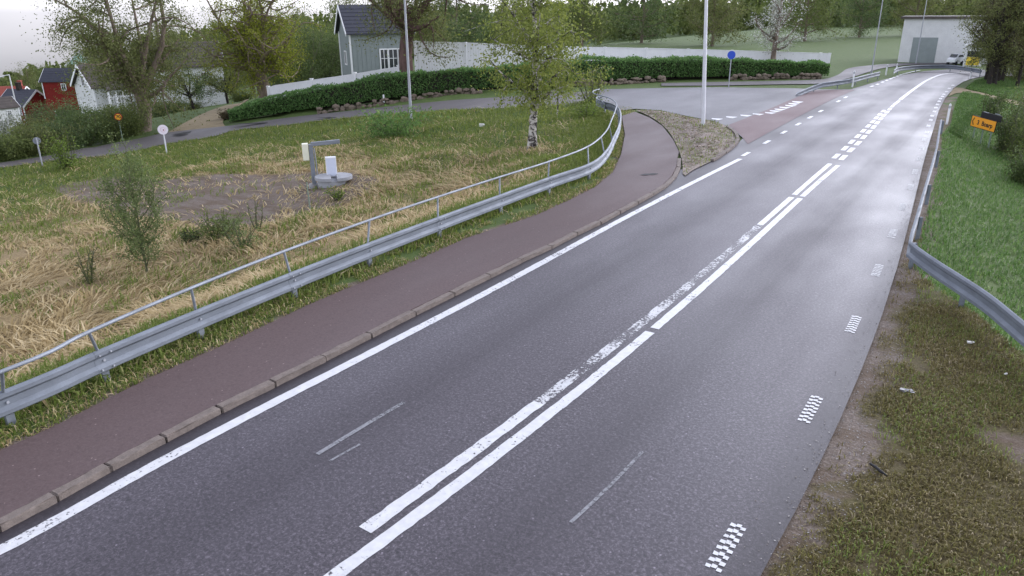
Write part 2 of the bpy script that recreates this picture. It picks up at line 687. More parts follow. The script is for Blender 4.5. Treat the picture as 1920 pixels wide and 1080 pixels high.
MT = {}
MT['road'] = mat_asphalt('wet_asphalt', (.042, .036, .042), (.052, .045, .052), (.15, .13, .148), .46, True, .39)
MT['footway'] = mat_asphalt('red_asphalt', (.08, .053, .05), (.108, .074, .07), (.15, .113, .108), .6, False, .28, .4)
MT['redroad'] = mat_asphalt('red_junction_asphalt', (.12, .074, .074), (.145, .09, .088), (.19, .13, .125), .62, False, .3, .6)
MT['junction'] = mat_asphalt('grey_asphalt', (.095, .092, .098), (.12, .117, .123), (.19, .18, .18), .55, False, .35, .6)
MT['sideroad'] = mat_asphalt('old_asphalt', (.08, .073, .073), (.12, .108, .105), (.18, .16, .155), .6, False, .3, .6)
MT['paint'] = mat_paint('road_paint', (.60, .60, .60), .375, .43)
MT['paint_worn'] = mat_paint('worn_road_paint', (.52, .52, .52), .465, .54)
MT['paint_faint'] = mat_paint('faint_road_paint', (.22, .22, .23), .34, .52)
MT['kerb'] = plain('kerb_granite', (.165, .135, .115), .75, .35, 9, .3, bump=.5)
MT['ground'] = mat_ground()
MT['galv'] = mat_metal('galvanised_steel', (.20, .222, .25), .58)
MT['galv_pipe'] = mat_metal('galvanised_pipe', (.25, .272, .30), .55)
MT['pole'] = plain('pole_paint', (.62, .62, .64), .5, .12, 3)
MT['polegrey'] = plain('pole_grey', (.33, .34, .36), .5, .15, 3)
MT['postgreen'] = plain('post_green_steel', (.20, .25, .19), .55, .2, 4)
MT['white'] = plain('white_paint', (.74, .74, .73), .55, .08, 2)
MT['whitehouse'] = plain('white_boards', (.62, .62, .60), .7, .12, 1.5)
MT['cream'] = plain('cream_plastic', (.72, .71, .55), .5, .08, 3)
MT['concrete'] = plain('concrete', (.33, .335, .345), .85, .2, 4, .2, bump=.3)
MT['cabinet'] = plain('cabinet_grey', (.62, .65, .74), .5, .06, 2)
MT['redwall'] = plain('falu_red_boards', (.19, .022, .018), .85, .2, 2.0, .15)
MT['darkroof'] = plain('dark_roof', (.035, .037, .05), .6, .25, 2.0)
MT['brownroof'] = plain('brown_roof', (.07, .058, .05), .75, .3, 1.5)
MT['redroof'] = plain('red_tile_roof', (.27, .065, .045), .8, .25, 2.5)
MT['greywall'] = plain('grey_green_siding', (.23, .26, .25), .8, .12, 2.0)
MT['mint'] = plain('mint_gable', (.42, .62, .56), .7, .12, 1.2)
MT['glass'] = plain('window_glass', (.02, .024, .028), .15, .3, 1.0, .6)
MT['orange'] = plain('sign_orange', (.80, .33, .02), .5, .08, 3)
MT['signyellow'] = plain('sign_yellow', (.85, .42, .02), .5, .06, 3)
MT['signred'] = plain('sign_red', (.28, .02, .012), .5, .1, 3)
MT['signwhite'] = plain('sign_white', (.80, .72, .77), .5, .04, 3)
MT['signpink'] = plain('sign_faded_red', (.70, .50, .56), .5, .06, 3)
MT['signback'] = plain('sign_back_grey', (.22, .23, .26), .5, .1, 3)
MT['signblue'] = plain('sign_blue', (.02, .07, .45), .5, .1, 3)
MT['black'] = plain('black_matt', (.012, .011, .012), .6, .2, 4)
MT['sand'] = plain('sandy_gravel', (.25, .20, .12), .9, .28, 1.6, .2, bump=.4)
MT['yellowshop'] = plain('yellow_front', (.80, .58, .06), .6, .08, 2)
MT['bark'] = mat_bark('grey_brown_bark', (.085, .066, .05), (.27, .21, .165))
MT['barkred'] = mat_bark('reddish_bark', (.055, .035, .03), (.16, .10, .085))
MT['barkdark'] = mat_bark('dark_bark', (.015, .013, .012), (.05, .042, .035))
MT['birch'] = mat_birch()
MT['twig'] = plain('twig', (.095, .10, .05), .8, .3, 4)
MT['stone'] = plain('field_stone', (.15, .12, .09), .9, .55, 1.6, .2, bump=.6)
MT['litter'] = plain('litter_white', (.66, .64, .60), .5, .05, 8)
MT['plastic'] = plain('clear_plastic_grey', (.10, .10, .105), .35, .2, 8, .5)
MT['tyre'] = plain('tyre_rubber', (.015, .015, .016), .8, .2, 8)
MT['carwhite'] = plain('car_white', (.72, .73, .74), .25, .04, 1, .5)

LEAF = dict(
    birch=leaf_mat('birch_leaves', [(0, (.11, .15, .025)), (.5, (.20, .24, .05)), (1, (.32, .35, .09))], .45),
    hedge=leaf_mat('hedge_leaves', [(0, (.07, .14, .045)), (.5, (.13, .25, .07)), (1, (.22, .36, .12))], .5),
    olive=leaf_mat('olive_leaves', [(0, (.085, .10, .032)), (.5, (.145, .165, .052)), (1, (.22, .24, .085))], .45),
    shrub=leaf_mat('shrub_leaves', [(0, (.075, .098, .03)), (.5, (.13, .168, .046)), (1, (.21, .25, .075))], .45),
    shrubbrown=leaf_mat('brown_shrub_leaves', [(0, (.06, .04, .024)), (.5, (.09, .066, .036)), (1, (.10, .10, .04))], .2),
    maple=leaf_mat('maple_leaves', [(0, (.10, .13, .012)), (.5, (.19, .22, .02)), (1, (.32, .33, .05))], .4),
    apple=leaf_mat('apple_leaves', [(0, (.05, .085, .028)), (.5, (.10, .15, .05)), (1, (.20, .26, .10))], .35),
    dark=leaf_mat('dark_leaves', [(0, (.045, .07, .023)), (.5, (.084, .125, .036)), (1, (.145, .19, .058))], .4),
    willow=leaf_mat('willow_leaves', [(0, (.09, .13, .04)), (.5, (.15, .20, .07)), (1, (.23, .28, .11))], .45),
    bright=leaf_mat('bright_leaves', [(0, (.09, .14, .02)), (.5, (.15, .22, .035)), (1, (.22, .30, .06))], .35),
    blossom=leaf_mat('blossom', [(0, (.10, .13, .06)), (.4, (.35, .36, .30)), (1, (.70, .70, .66))], .3),
    straw=leaf_mat('straw_blades', [(0, (.27, .195, .08)), (.35, (.44, .33, .16)), (.7, (.60, .47, .255)), (1, (.72, .60, .37))], .35, .7),
    grass=leaf_mat('grass_blades', [(0, (.11, .15, .027)), (.5, (.175, .235, .045)), (.85, (.245, .30, .07)), (1, (.38, .34, .15))], .5),
    slope=leaf_mat('slope_grass_blades', [(0, (.07, .135, .035)), (.5, (.115, .215, .052)), (.9, (.165, .275, .075)), (1, (.25, .30, .12))], .5),
    moss=leaf_mat('verge_blades', [(0, (.09, .07, .027)), (.35, (.17, .135, .052)), (.65, (.205, .19, .055)), (.88, (.30, .245, .125)), (1, (.46, .39, .26))], .4, .8),
)

# ------------------------------------------------------------------ ground sheet
SIDE_UP_PX = [(-120, 326), (0, 307), (75, 296), (150, 281), (212, 270), (262, 261), (312, 250), (375, 243), (440, 236), (540, 222), (640, 211), (740, 200), (840, 190), (915, 185), (1010, 179), (1085, 174), (1135, 170)]
SIDE_LO_PX = [(-120, 334), (0, 317), (75, 306), (155, 298), (225, 290), (275, 280), (320, 270), (400, 258), (440, 246), (540, 236), (590, 229), (665, 221), (765, 213), (840, 208), (920, 205), (1045, 201), (1118, 188)]
SU = [on_ground(*p)[:2] for p in SIDE_UP_PX]
SL = [on_ground(*p)[:2] for p in SIDE_LO_PX]
SMOOTH_LINES.append([((a[0] + b[0]) / 2, (a[1] + b[1]) / 2) for a, b in zip(SU, SL)])
SMOOTH_LINES.append([on_ground(*p)[:2] for p in [(370, 247), (390, 228), (425, 205), (470, 188), (510, 178)]])
GRAVEL_PX = [(100, 350), (150, 335), (210, 330), (300, 338), (420, 326), (560, 322), (660, 322), (712, 340), (690, 362), (640, 378), (560, 404), (470, 424), (380, 430), (320, 412), (200, 394), (120, 378)]
GRAVEL = [on_ground(*p)[:2] for p in GRAVEL_PX]
FOOT_L_PX = [(-90, 888), (0, 845), (110, 795), (210, 743), (300, 700), (400, 656), (500, 609), (575, 573), (650, 541), (725, 511), (800, 480), (875, 446), (1007, 403), (1070, 374), (1117, 350), (1150, 322), (1165, 287), (1172, 250), (1166, 215)]
FOOT_L = line_plane(FOOT_L_PX, .085)


def axis(lo, hi, step, far_lo, far_hi):
    a = list(np.arange(lo, hi, step))
    s = step
    x = lo
    left = []
    while x > far_lo:
        s *= 1.12
        x -= s
        left.append(x)
    s = step
    x = a[-1]
    right = []
    while x < far_hi:
        s *= 1.12
        x += s
        right.append(x)
    return np.array(left[::-1] + a + right)


GX = axis(-66, 8, .36, -1400, 900)
GY = axis(-4, 92, .36, -300, 1500)
gx, gy = np.meshgrid(GX, GY)
gz = terrain(gx, gy)
nx_, ny_ = len(GX), len(GY)
idx = np.arange(nx_ * ny_).reshape(ny_, nx_)
quads = np.stack([idx[:-1, :-1], idx[:-1, 1:], idx[1:, 1:], idx[1:, :-1]], -1).reshape(-1, 4)


def p_straw(x, y):
    rx = np.interp(y, _ry, _rx)
    d = rx - x
    ds = np.minimum(seg_dist(x, y, SL), seg_dist(x, y, SU))
    n = fbm(x, y, 7, 21)
    p = .12 + 1.25 * n
    p = p * sstep((d - .6 - 1.2 * fbm(x, y, 3, 4)) / 1.1)
    p = p * (.08 + .92 * sstep((ds - 3.0) / 22))
    p = p * (1 - .6 * sstep((y - 33) / 8) * sstep((x + 30) / 6))
    p = p * (seg_dist(x, y, SL) < seg_dist(x, y, SU) + .01)
    return np.clip(p, 0, 1)


rx_g = np.interp(gy, _ry, _rx)
ax_g = np.interp(gy, _ay, _ax)
gr_g = np.interp(gy, _gy, _gx)
straw_m = np.clip(p_straw(gx, gy) * 1.1, 0, 1) * (gx < rx_g) * (gx > -75) * (gy < 56)
grav_m = np.zeros_like(gx)
gd = seg_dist(gx, gy, GRAVEL + [GRAVEL[0]])
gi = inside(gx, gy, GRAVEL)
grav_m = np.where(gi, np.clip(.55 + gd * .3, 0, 1), np.clip(.45 - gd * .5, 0, 1))
foot_d = seg_dist(gx, gy, FOOT_L)
grav_m = np.maximum(grav_m, np.clip(.95 - foot_d * 2.0, 0, 1) * (gx < rx_g + 1.5))
de = gx - ax_g
grav_m = np.maximum(grav_m, np.where((de > -1) & (gy < 60), np.clip(.80 - (de - .05) * .95 + (fbm(gx, gy, .9, 71) - .5) * 1.5, 0, 1), 0))
grav_m = np.where((de > .6) & (gx < gr_g), np.maximum(grav_m, np.clip((fbm(gx, gy, 1.6, 73) - .60) * 5, 0, .7)), grav_m)
moss_m = np.where((de > -.8) & (gx < gr_g + .25) & (gy < 52), np.clip(1.15 - np.clip((fbm(gx, gy, 2.4, 74) - .55) * 5, 0, .9) * sstep(de - .8), 0, 1), 0.0)
ground = fast_mesh('ground', np.stack([gx, gy, gz], -1).reshape(-1, 3), quads, MT['ground'], smooth=True)
tag(ground, kind='structure')
ca = ground.data.color_attributes.new('cover', 'FLOAT_COLOR', 'POINT')
cc = np.stack([straw_m, grav_m, moss_m, np.ones_like(gx)], -1).astype(np.float32)
ca.data.foreach_set('color', cc.ravel())


# ------------------------------------------------------------------ roads
def flat_poly(name, pts, z, mat, kind='structure', parent=None, depth=0.0):
    bm = bmesh.new()
    zz = z if hasattr(z, '__len__') else [z] * len(pts)
    vs = [bm.verts.new((p[0], p[1], q)) for p, q in zip(pts, zz)]
    f = bm.faces.new(vs)
    if depth:
        lo = [bm.verts.new((p[0], p[1], q - depth)) for p, q in zip(pts, zz)]
        n = len(vs)
        for i in range(n):
            bm.faces.new((vs[i], vs[(i + 1) % n], lo[(i + 1) % n], lo[i]))
    bmesh.ops.triangulate(bm, faces=[f])
    bmesh.ops.recalc_face_normals(bm, faces=bm.faces)
    if sum(fc.normal.z for fc in bm.faces) < 0:
        bmesh.ops.reverse_faces(bm, faces=bm.faces)
    me = bpy.data.meshes.new(name)
    bm.to_mesh(me)
    bm.free()
    me.materials.append(mat)
    o = bpy.data.objects.new(name, me)
    COL.objects.link(o)
    if parent is not None:
        o.parent = parent
    if kind:
        o['kind'] = kind
    return o


def strip(name, A, B, lift, mat, nseg=10, n_across=5, kind='structure'):
    A = resample(smooth_path(A, 4), .8)
    m = len(A)
    Bp = smooth_path(B, 4)
    # re-parametrise both by fraction
    def param(P, n):
        P = np.array(P)
        L = np.r_[0, np.cumsum(np.hypot(*np.diff(P, axis=0).T))]
        t = np.linspace(0, L[-1], n)
        return np.stack([np.interp(t, L, P[:, 0]), np.interp(t, L, P[:, 1])], -1)
    a, b = param(A, m), param(Bp, m)
    u = np.linspace(0, 1, n_across)[None, :, None]
    P = a[:, None] * (1 - u) + b[:, None] * u
    z = terrain(P[..., 0], P[..., 1], False) + lift
    V = np.concatenate([P, z[..., None]], -1).reshape(-1, 3)
    ii = np.arange(m * n_across).reshape(m, n_across)
    q = np.stack([ii[:-1, :-1], ii[:-1, 1:], ii[1:, 1:], ii[1:, :-1]], -1).reshape(-1, 4)
    # side skirts
    o = fast_mesh(name, V, q, mat, smooth=True)
    o['kind'] = kind
    return o


ROAD_L = [(KERB[0][0] - .1, -6)] + KERB[:20] + line_plane([(1276, 318), (1330, 304), (1378, 275), (1390, 262), (1420, 240), (1500, 200), (1560, 176), (1600, 166), (1650, 151), (1700, 139), (1735, 133), (1775, 130), (1810, 129.5), (1845, 131)])
ROAD_R = [(RIGHT[0][0] + .5, -6)] + RIGHT
re_, le_ = ROAD_R[-1], ROAD_L[-1]
ROAD_R += [(re_[0] + 6, re_[1] + 3), (re_[0] + 30, re_[1] + 3)]
ROAD_L += [(le_[0] + 8, le_[1] - 1), (re_[0] + 30, re_[1] + 12)]
road = flat_poly('main_road', ROAD_L + ROAD_R[::-1], 0.0, MT['road'])

JUNC_PX = [(1100, 176), (1125, 167.5), (1185, 166), (1260, 164.5), (1350, 163.5), (1490, 165.5), (1540, 167.5), (1605, 167.5), (1560, 186), (1500, 217), (1440, 250), (1402, 270), (1392, 258), (1372, 240), (1340, 227), (1290, 218), (1240, 207), (1190, 204), (1160, 207), (1145, 197), (1118, 190)]
junction = flat_poly('junction', line_plane(JUNC_PX, .006), .006, MT['junction'])
RED_PX = [(1366, 234), (1400, 221), (1440, 205), (1480, 188), (1527, 169), (1604, 168), (1560, 186.5), (1500, 217), (1440, 249), (1402, 270), (1392, 257), (1378, 243)]
red_x = flat_poly('junction_crossing', line_plane(RED_PX, .011), .011, MT['redroad'])

# footway (a raised slab that sinks to the junction)
KB = []
for i, p in enumerate(KERB):
    a, b = KERB[max(i - 1, 0)], KERB[min(i + 1, len(KERB) - 1)]
    tx, ty = b[0] - a[0], b[1] - a[1]
    L = math.hypot(tx, ty)
    KB.append((p[0] - ty / L * .16, p[1] + tx / L * .16))
FR = [(KB[0][0], -6)] + KB + line_plane([(1273, 285), (1262, 262), (1242, 236), (1218, 220), (1190, 209)], .03)
FL = [(FOOT_L[0][0] + .2, -6)] + FOOT_L
zR = [.085] * (len(FR) - 6) + [.08, .05, .04, .03, .022, .02]
zL = [.085] * (len(FL) - 4) + [.07, .05, .03, .02]
footway = flat_poly('footway', FR + FL[::-1], zR + zL[::-1], MT['footway'], depth=.2)

side = strip('side_road', SU, SL, .06, MT['sideroad'])
DR_L = [on_ground(*p)[:2] for p in [(312, 251), (345, 232), (387, 211), (425, 198), (470, 186), (500, 176)]]
DR_R = [on_ground(*p)[:2] for p in [(425, 241), (418, 228), (432, 212), (455, 201), (490, 191), (520, 180)]]
drive = strip('driveway', DR_L, DR_R, .05, MT['sand'], n_across=4)
BK_U = line_plane([(1240, 156), (1340, 154), (1450, 152), (1540, 149), (1572, 140), (1592, 128), (1640, 122), (1700, 118.5), (1790, 118)])
BK_L = line_plane([(1240, 161), (1340, 160.5), (1450, 158.5), (1540, 156.5), (1590, 147), (1626, 136), (1660, 127), (1712, 121.5), (1790, 120)])
back_road = strip('back_road', BK_U, BK_L, .065, MT['sideroad'], n_across=4)
PT_U = [on_ground(*p)[:2] for p in [(1788, 165), (1800, 165), (1822, 171), (1860, 180), (1935, 197)]]
PT_L = [on_ground(*p)[:2] for p in [(1778, 182), (1796, 175), (1818, 176), (1858, 186), (1935, 206)]]
path_r = strip('sand_path', PT_U, PT_L, .05, MT['sand'], n_across=4)

# gravel island
ISL_PX = [(1192, 206), (1240, 208), (1290, 219), (1340, 228), (1368, 240), (1384, 258), (1384, 268), (1362, 284), (1336, 301), (1300, 318), (1281, 330), (1279, 300), (1264, 262), (1244, 236), (1220, 219)]
ISL = line_plane(ISL_PX, .03)
bm = bmesh.new()
cx_, cy_ = np.mean([p[0] for p in ISL]), np.mean([p[1] for p in ISL])
RS = resample(smooth_path(ISL + [ISL[0]], 3), .5)[:-1]
f_ = bm.faces.new([bm.verts.new((p[0], p[1], .03)) for p in RS])
bmesh.ops.triangulate(bm, faces=[f_])
for _k in range(3):
    bmesh.ops.subdivide_edges(bm, edges=[e for e in bm.edges if e.calc_length() > .45], cuts=1, use_grid_fill=True)
    bmesh.ops.triangulate(bm, faces=bm.faces[:])
vx = np.array([v.co.x for v in bm.verts])
vy = np.array([v.co.y for v in bm.verts])
ee = seg_dist(vx, vy, RS + [RS[0]])
hh = .03 + .13 * sstep(ee / 1.6) + (vnoise(vx, vy, .6, 3) - .5) * .06 * sstep(ee / .4)
for v, q in zip(bm.verts, hh):
    v.co.z = float(q)
bmesh.ops.recalc_face_normals(bm, faces=bm.faces)
me = bpy.data.meshes.new('gravel_island')
bm.to_mesh(me)
bm.free()
t = NT('island_gravel')
g = t.ramp(t.noise(13, 5, .75), [(.28, (.09, .075, .06)), (.45, (.24, .20, .17)), (.6, (.34, .29, .255)), (.76, (.5, .45, .41))])
g = t.mix(t.ramp(t.noise(1.3, 5, .7), [(.48, 0.0), (.64, .85)]), g, t.ramp(t.noise(9, 3), [(.3, (.05, .06, .02)), (.7, (.13, .13, .05))]))
t.bump(t.noise(20, 4, .7), .7, .05)
me.materials.append(t.set(g, .9, .2))
for p in me.polygons:
    p.use_smooth = True
isl = bpy.data.objects.new('gravel_island', me)
COL.objects.link(isl)
isl['kind'] = 'structure'


# ------------------------------------------------------------------ road markings: parts of the road
_cr = line_plane([(622, 1075.5), (706.7, 1020), (789, 963), (835.6, 930), (946.7, 847), (1004, 793.5), (1091, 727), (1167, 667.5), (1222, 623.5), (1229, 616.5), (1312, 537.5), (1400, 461.5), (1463, 405), (1504, 372.5), (1540, 338.5), (1570, 310)])
_cl = line_plane([(682, 993), (778, 925.5), (829, 890), (895.6, 842), (983.7, 777.5), (1067, 712), (1128, 665), (1186, 619.5), (1258.7, 561), (1312, 517.5), (1381.5, 458.5), (1425, 422), (1485, 370), (1524, 335), (1556, 307)])
FIT_R = np.polyfit([p[1] for p in _cr], [p[0] for p in _cr], 3)
FIT_L = np.polyfit([p[1] for p in _cl], [p[0] for p in _cl], 3)


def line_mark(name, px, width, z=.0055, mat='paint', parent=road, step=None, jag=0.0, seed=1, fit=None):
    raw = line_plane(px, 0)
    if fit is not None:
        raw = [(float(np.polyval(fit, p[1])), p[1]) for p in raw]
    pts = smooth_path(raw, 5)
    pts = resample(pts, step or .5)
    mb = MB()
    rnd = random.Random(seed)
    vs, fs = [], []
    for i, p in enumerate(pts):
        a, b = pts[max(i - 1, 0)], pts[min(i + 1, len(pts) - 1)]
        tx, ty = b[0] - a[0], b[1] - a[1]
        L = math.hypot(tx, ty) or 1
        w = width / 2
        j1, j2 = (rnd.random() - .5) * jag, (rnd.random() - .5) * jag
        vs += [(p[0] - ty / L * (w + j1), p[1] + tx / L * (w + j1), z), (p[0] + ty / L * (w + j2), p[1] - tx / L * (w + j2), z)]
        if i:
            fs.append((2 * i - 2, 2 * i - 1, 2 * i + 1, 2 * i))
    mb.add(vs, fs)
    return mb.build(name, MT[mat], parent)


line_mark('edge_line', [(-140, 1102), (0, 1032), (112, 972), (300, 867), (517, 753), (640, 690), (900, 555), (1040, 480), (1173, 408), (1300, 342), (1388, 298)], .2, jag=.012, step=.12)
line_mark('centre_line', [(500, 1157), (622, 1075.5), (706.7, 1020), (789, 963), (835.6, 930), (946.7, 847), (1004, 793.5), (1091, 727), (1167, 667.5), (1222, 623.5)], .19, jag=.015, step=.12, seed=2, fit=FIT_R)
line_mark('centre_line', [(1229, 616.5), (1312, 537.5), (1400, 461.5), (1463, 405), (1504, 372.5)], .18, jag=.012, step=.15, seed=3, fit=FIT_R)
line_mark('centre_line', [(1508, 369), (1540, 338.5), (1570, 310)], .17, jag=.01, step=.2, seed=4, fit=FIT_R)
line_mark('centre_line', [(682, 993), (778, 925.5), (829, 890), (895.6, 842), (983.7, 777.5), (1012, 756)], .2, jag=.02, step=.12, seed=5, fit=FIT_L)
line_mark('centre_line', [(1012, 756), (1067, 712), (1128, 665), (1186, 619.5), (1258.7, 561), (1312, 517.5), (1381.5, 458.5), (1425, 422)], .2, jag=.03, step=.12, mat='paint_worn', seed=6, fit=FIT_L)
line_mark('centre_line', [(1425, 422), (1456, 395.5), (1485, 370)], .18, jag=.01, step=.2, seed=7, fit=FIT_L)
line_mark('centre_line', [(1490, 365.5), (1524, 335), (1556, 307)], .17, jag=.01, step=.2, seed=8, fit=FIT_L)
z5 = lambda x, y: (1560 + x / 5.333, 100 + y / 5.333)
z4 = lambda x, y: (1300 + x / 5.333, 100 + y / 5.333)


def dash_at(px, py, length, width, name, mat='paint', ang=None):
    x, y = on_plane(px, py)
    mb = MB()
    a = ang
    dx, dy = math.sin(a), math.cos(a)
    nx, ny = dy, -dx
    l, w = length / 2, width / 2
    mb.add([(x - dx * l - nx * w, y - dy * l - ny * w, .0065), (x + dx * l - nx * w, y + dy * l - ny * w, .0065), (x + dx * l + nx * w, y + dy * l + ny * w, .0065), (x - dx * l + nx * w, y - dy * l + ny * w, .0065)], [(0, 1, 2, 3)])
    return mb.build(name, MT[mat], road)


def dashes(pxs, length, width, name, mat='paint'):
    P = [on_plane(*p) for p in pxs]
    for i, p in enumerate(pxs):
        a, b = P[max(i - 1, 0)], P[min(i + 1, len(P) - 1)]
        dash_at(p[0], p[1], length, width, name, mat, math.atan2(b[0] - a[0], b[1] - a[1]))


dashes([z5(*p) for p in [(42, 1028), (130, 950), (197, 885), (258, 828), (313, 775), (362, 727), (407, 684), (443, 646), (477, 610), (512, 578)]], 1.15, .19, 'lane_dash')
dashes([z5(*p) for p in [(113, 1043), (190, 967), (260, 900), (317, 838), (369, 785), (415, 738), (452, 695), (487, 657), (518, 620), (550, 588), (578, 558), (605, 530), (632, 505), (660, 483)]], 1.2, .2, 'lane_dash')
line_mark('centre_line', [z5(*p) for p in [(680, 465), (750, 410), (830, 350), (950, 270), (1080, 216), (1200, 200), (1380, 194)]], .24, step=.6)
dashes([z4(*p) for p in [(525, 1008), (735, 888), (905, 790), (1050, 708), (1168, 640), (1275, 578), (1450, 480), (1523, 440)]], 1.0, .17, 'edge_dash')
dashes([z5(*p) for p in [(400, 330), (455, 310), (505, 288), (548, 270), (587, 255), (620, 241), (655, 228), (685, 216), (715, 207), (745, 199), (775, 191), (805, 184), (835, 178), (865, 172)]], .9, .2, 'edge_dash')
# right edge: studded dashes of small blocks
RD = [(1362, 1025), (1520, 767), (1600, 608), (1645, 507), (1674, 438), (1692, 388), (1707, 351), (1716, 322), (1724, 298), (1729, 279), (1733, 262), (1738, 248), (1741, 236), (1745, 225), (1748, 217), (1752, 209), (1755, 202), (1758, 196), (1761, 190), (1763.5, 185), (1767, 181), (1770, 177), (1775, 172), (1780, 166), (1787, 160)]
RDP = [on_plane(*p) for p in RD]
for i, p in enumerate(RDP):
    a, b = RDP[max(i - 1, 0)], RDP[min(i + 1, len(RDP) - 1)]
    an = math.atan2(b[0] - a[0], b[1] - a[1])
    dx, dy = math.sin(an), math.cos(an)
    nx, ny = dy, -dx
    mb = MB()
    LEN = .95 if i < 9 else .8
    rows = 8
    rnd = random.Random(i)
    for r_ in range(rows):
        for c_ in range(3):
            u = (r_ + .5) / rows * LEN - LEN / 2 + (.022 if c_ == 1 else (-.012 if c_ == 2 else 0))
            v = (c_ - 1) * .062
            hl, hw = .03, .03
            q = [(-hl, -hw), (hl, -hw), (hl, hw), (-hl, hw)]
            q = [(s_ + (rnd.random() - .5) * .012, w_ + (rnd.random() - .5) * .012) for s_, w_ in q]
            mb.add([(p[0] + dx * (u + s_) + nx * (v + w_), p[1] + dy * (u + s_) + ny * (v + w_), .0065) for s_, w_ in q], [(0, 1, 2, 3)])
    mb.build('block_dash', MT['paint'], road)
# give way teeth
TE = [(1345, 223), (1372, 219.5), (1399, 216.5), (1422, 214), (1445, 211.5), (1454, 208), (1463, 205), (1472, 201.5), (1483, 198), (1489, 194.5), (1496, 191)]
for i, (x, y) in enumerate(TE):
    a, b, c = on_plane(x - 11, y - 1), on_plane(x + 11, y + .2), on_plane(x + 2, y + 2.6)
    d = on_plane(x - 10, y + .8)
    mb = MB()
    mb.add([(q[0], q[1], .0155) for q in (a, b, c, d)], [(0, 1, 2, 3)])
    mb.build('give_way_tooth', MT['paint'], junction)
line_mark('faint_line', [(595, 852), (680, 800), (757, 755)], .075, mat='paint_faint')
line_mark('faint_line', [(618, 865), (675, 833)], .04, mat='paint_faint')
line_mark('faint_line', [(1070, 980), (1140, 915), (1205, 847)], .05, mat='paint_faint')

# ------------------------------------------------------------------ kerb stones
def kerb_stone(a, b, label, group, h=.095, w=.16, gap=.014, seed=0):
    rnd = random.Random(seed)
    ax, ay = a
    bx, by = b
    L = math.hypot(bx - ax, by - ay)
    tx, ty = (bx - ax) / L, (by - ay) / L
    nx, ny = -ty, tx
    cx, cy = (ax + bx) / 2 + nx * w / 2, (ay + by) / 2 + ny * w / 2
    rz = math.atan2(ty, tx)
    bm = bmesh.new()
    bmesh.ops.create_cube(bm, size=1)
    bmesh.ops.scale(bm, vec=(L - gap, w, h + .1), verts=bm.verts)
    bmesh.ops.subdivide_edges(bm, edges=[e for e in bm.edges if abs(e.verts[0].co.x - e.verts[1].co.x) > .1], cuts=4)
    bmesh.ops.bevel(bm, geom=[e for e in bm.edges if len(e.link_faces) == 2 and e.calc_face_angle(0) > .6], offset=.014, segments=2, affect='EDGES')
    for v in bm.verts:
        v.co += Vector((rnd.uniform(-.006, .006), rnd.uniform(-.008, .008), rnd.uniform(-.006, .006)))
    me = bpy.data.meshes.new('kerb_stone')
    bm.to_mesh(me)
    bm.free()
    me.materials.append(MT['kerb'])
    o = bpy.data.objects.new('kerb_stone', me)
    COL.objects.link(o)
    o.location = (cx + rnd.uniform(-.008, .008), cy, (h - .1) / 2 + rnd.uniform(-.008, .008))
    o.rotation_euler = (0, 0, rz + rnd.uniform(-.006, .006))
    tag(o, label, 'kerb stone', group)


K0 = [(KERB[0][0] * 2 - KERB[1][0], KERB[0][1] * 2 - KERB[1][1])] + KERB
for i, (a, b) in enumerate(zip(K0[:-1], K0[1:])):
    kerb_stone(a, b, 'rough granite kerb stone in the row edging the reddish footway', 'kerb stones along the footway', h=.095 if i < 19 else .065, seed=i)
IK = line_plane([(1338, 303), (1350, 296), (1362, 288), (1373, 280), (1382, 272), (1387, 263), (1384, 254), (1376, 246), (1367, 240)])
for i, (a, b) in enumerate(zip(IK[:-1], IK[1:])):
    kerb_stone(a, b, 'weathered kerb stone curving round the leaf strewn gravel island', 'kerb stones round the gravel island', h=.10, w=.16, seed=50 + i)

# ------------------------------------------------------------------ guard rails
WPROF = [(-.005, .19), (.0, .20), (.015, .195), (.05, .165), (.05, .105), (.0, .05), (.0, -.05), (.05, -.105), (.05, -.165), (.015, -.195), (.0, -.20)]


def w_beam(path, side, name, parent, z=.46, scale=1.0, mat='galv'):
    """side=+1: ridges face left of travel"""
    prof = [(o * side * 1.2, h * scale) for o, h in WPROF]
    prof2 = [(o - .006 * side, h) for o, h in prof[::-1]]
    mb = MB()
    mb.sweep([(p[0], p[1], p[2] + z if len(p) > 2 else z) for p in path], prof + prof2, closed=True)
    return mb.build(name, MT[mat], parent)


BASE = [(RAIL_BASE[0][0] + .12, -5.0), (RAIL_BASE[0][0] + .05, 0.0)] + RAIL_BASE
beam_tail = line_plane([(1160, 240), (1163, 222), (1160, 209), (1150, 201), (1136, 196.5), (1123, 192.5), (1117.5, 189), (1120, 185.5), (1128, 184)], .5)
beam_path = smooth_path(BASE + beam_tail, 6)
beam_path = [p for i, p in enumerate(beam_path) if i == 0 or math.hypot(p[0] - beam_path[i - 1][0], p[1] - beam_path[i - 1][1]) > .02]
gr = empty('guard_rail', (RAIL_BASE[3][0], RAIL_BASE[3][1], 0))
tag(gr, 'long galvanised guard rail with pipe handrail between footway and dry grass field', 'guard rail')


def local(pts, o):
    return [(p[0] - o.location.x, p[1] - o.location.y) + ((p[2] - o.location.z,) if len(p) > 2 else (0.0,)) for p in pts]


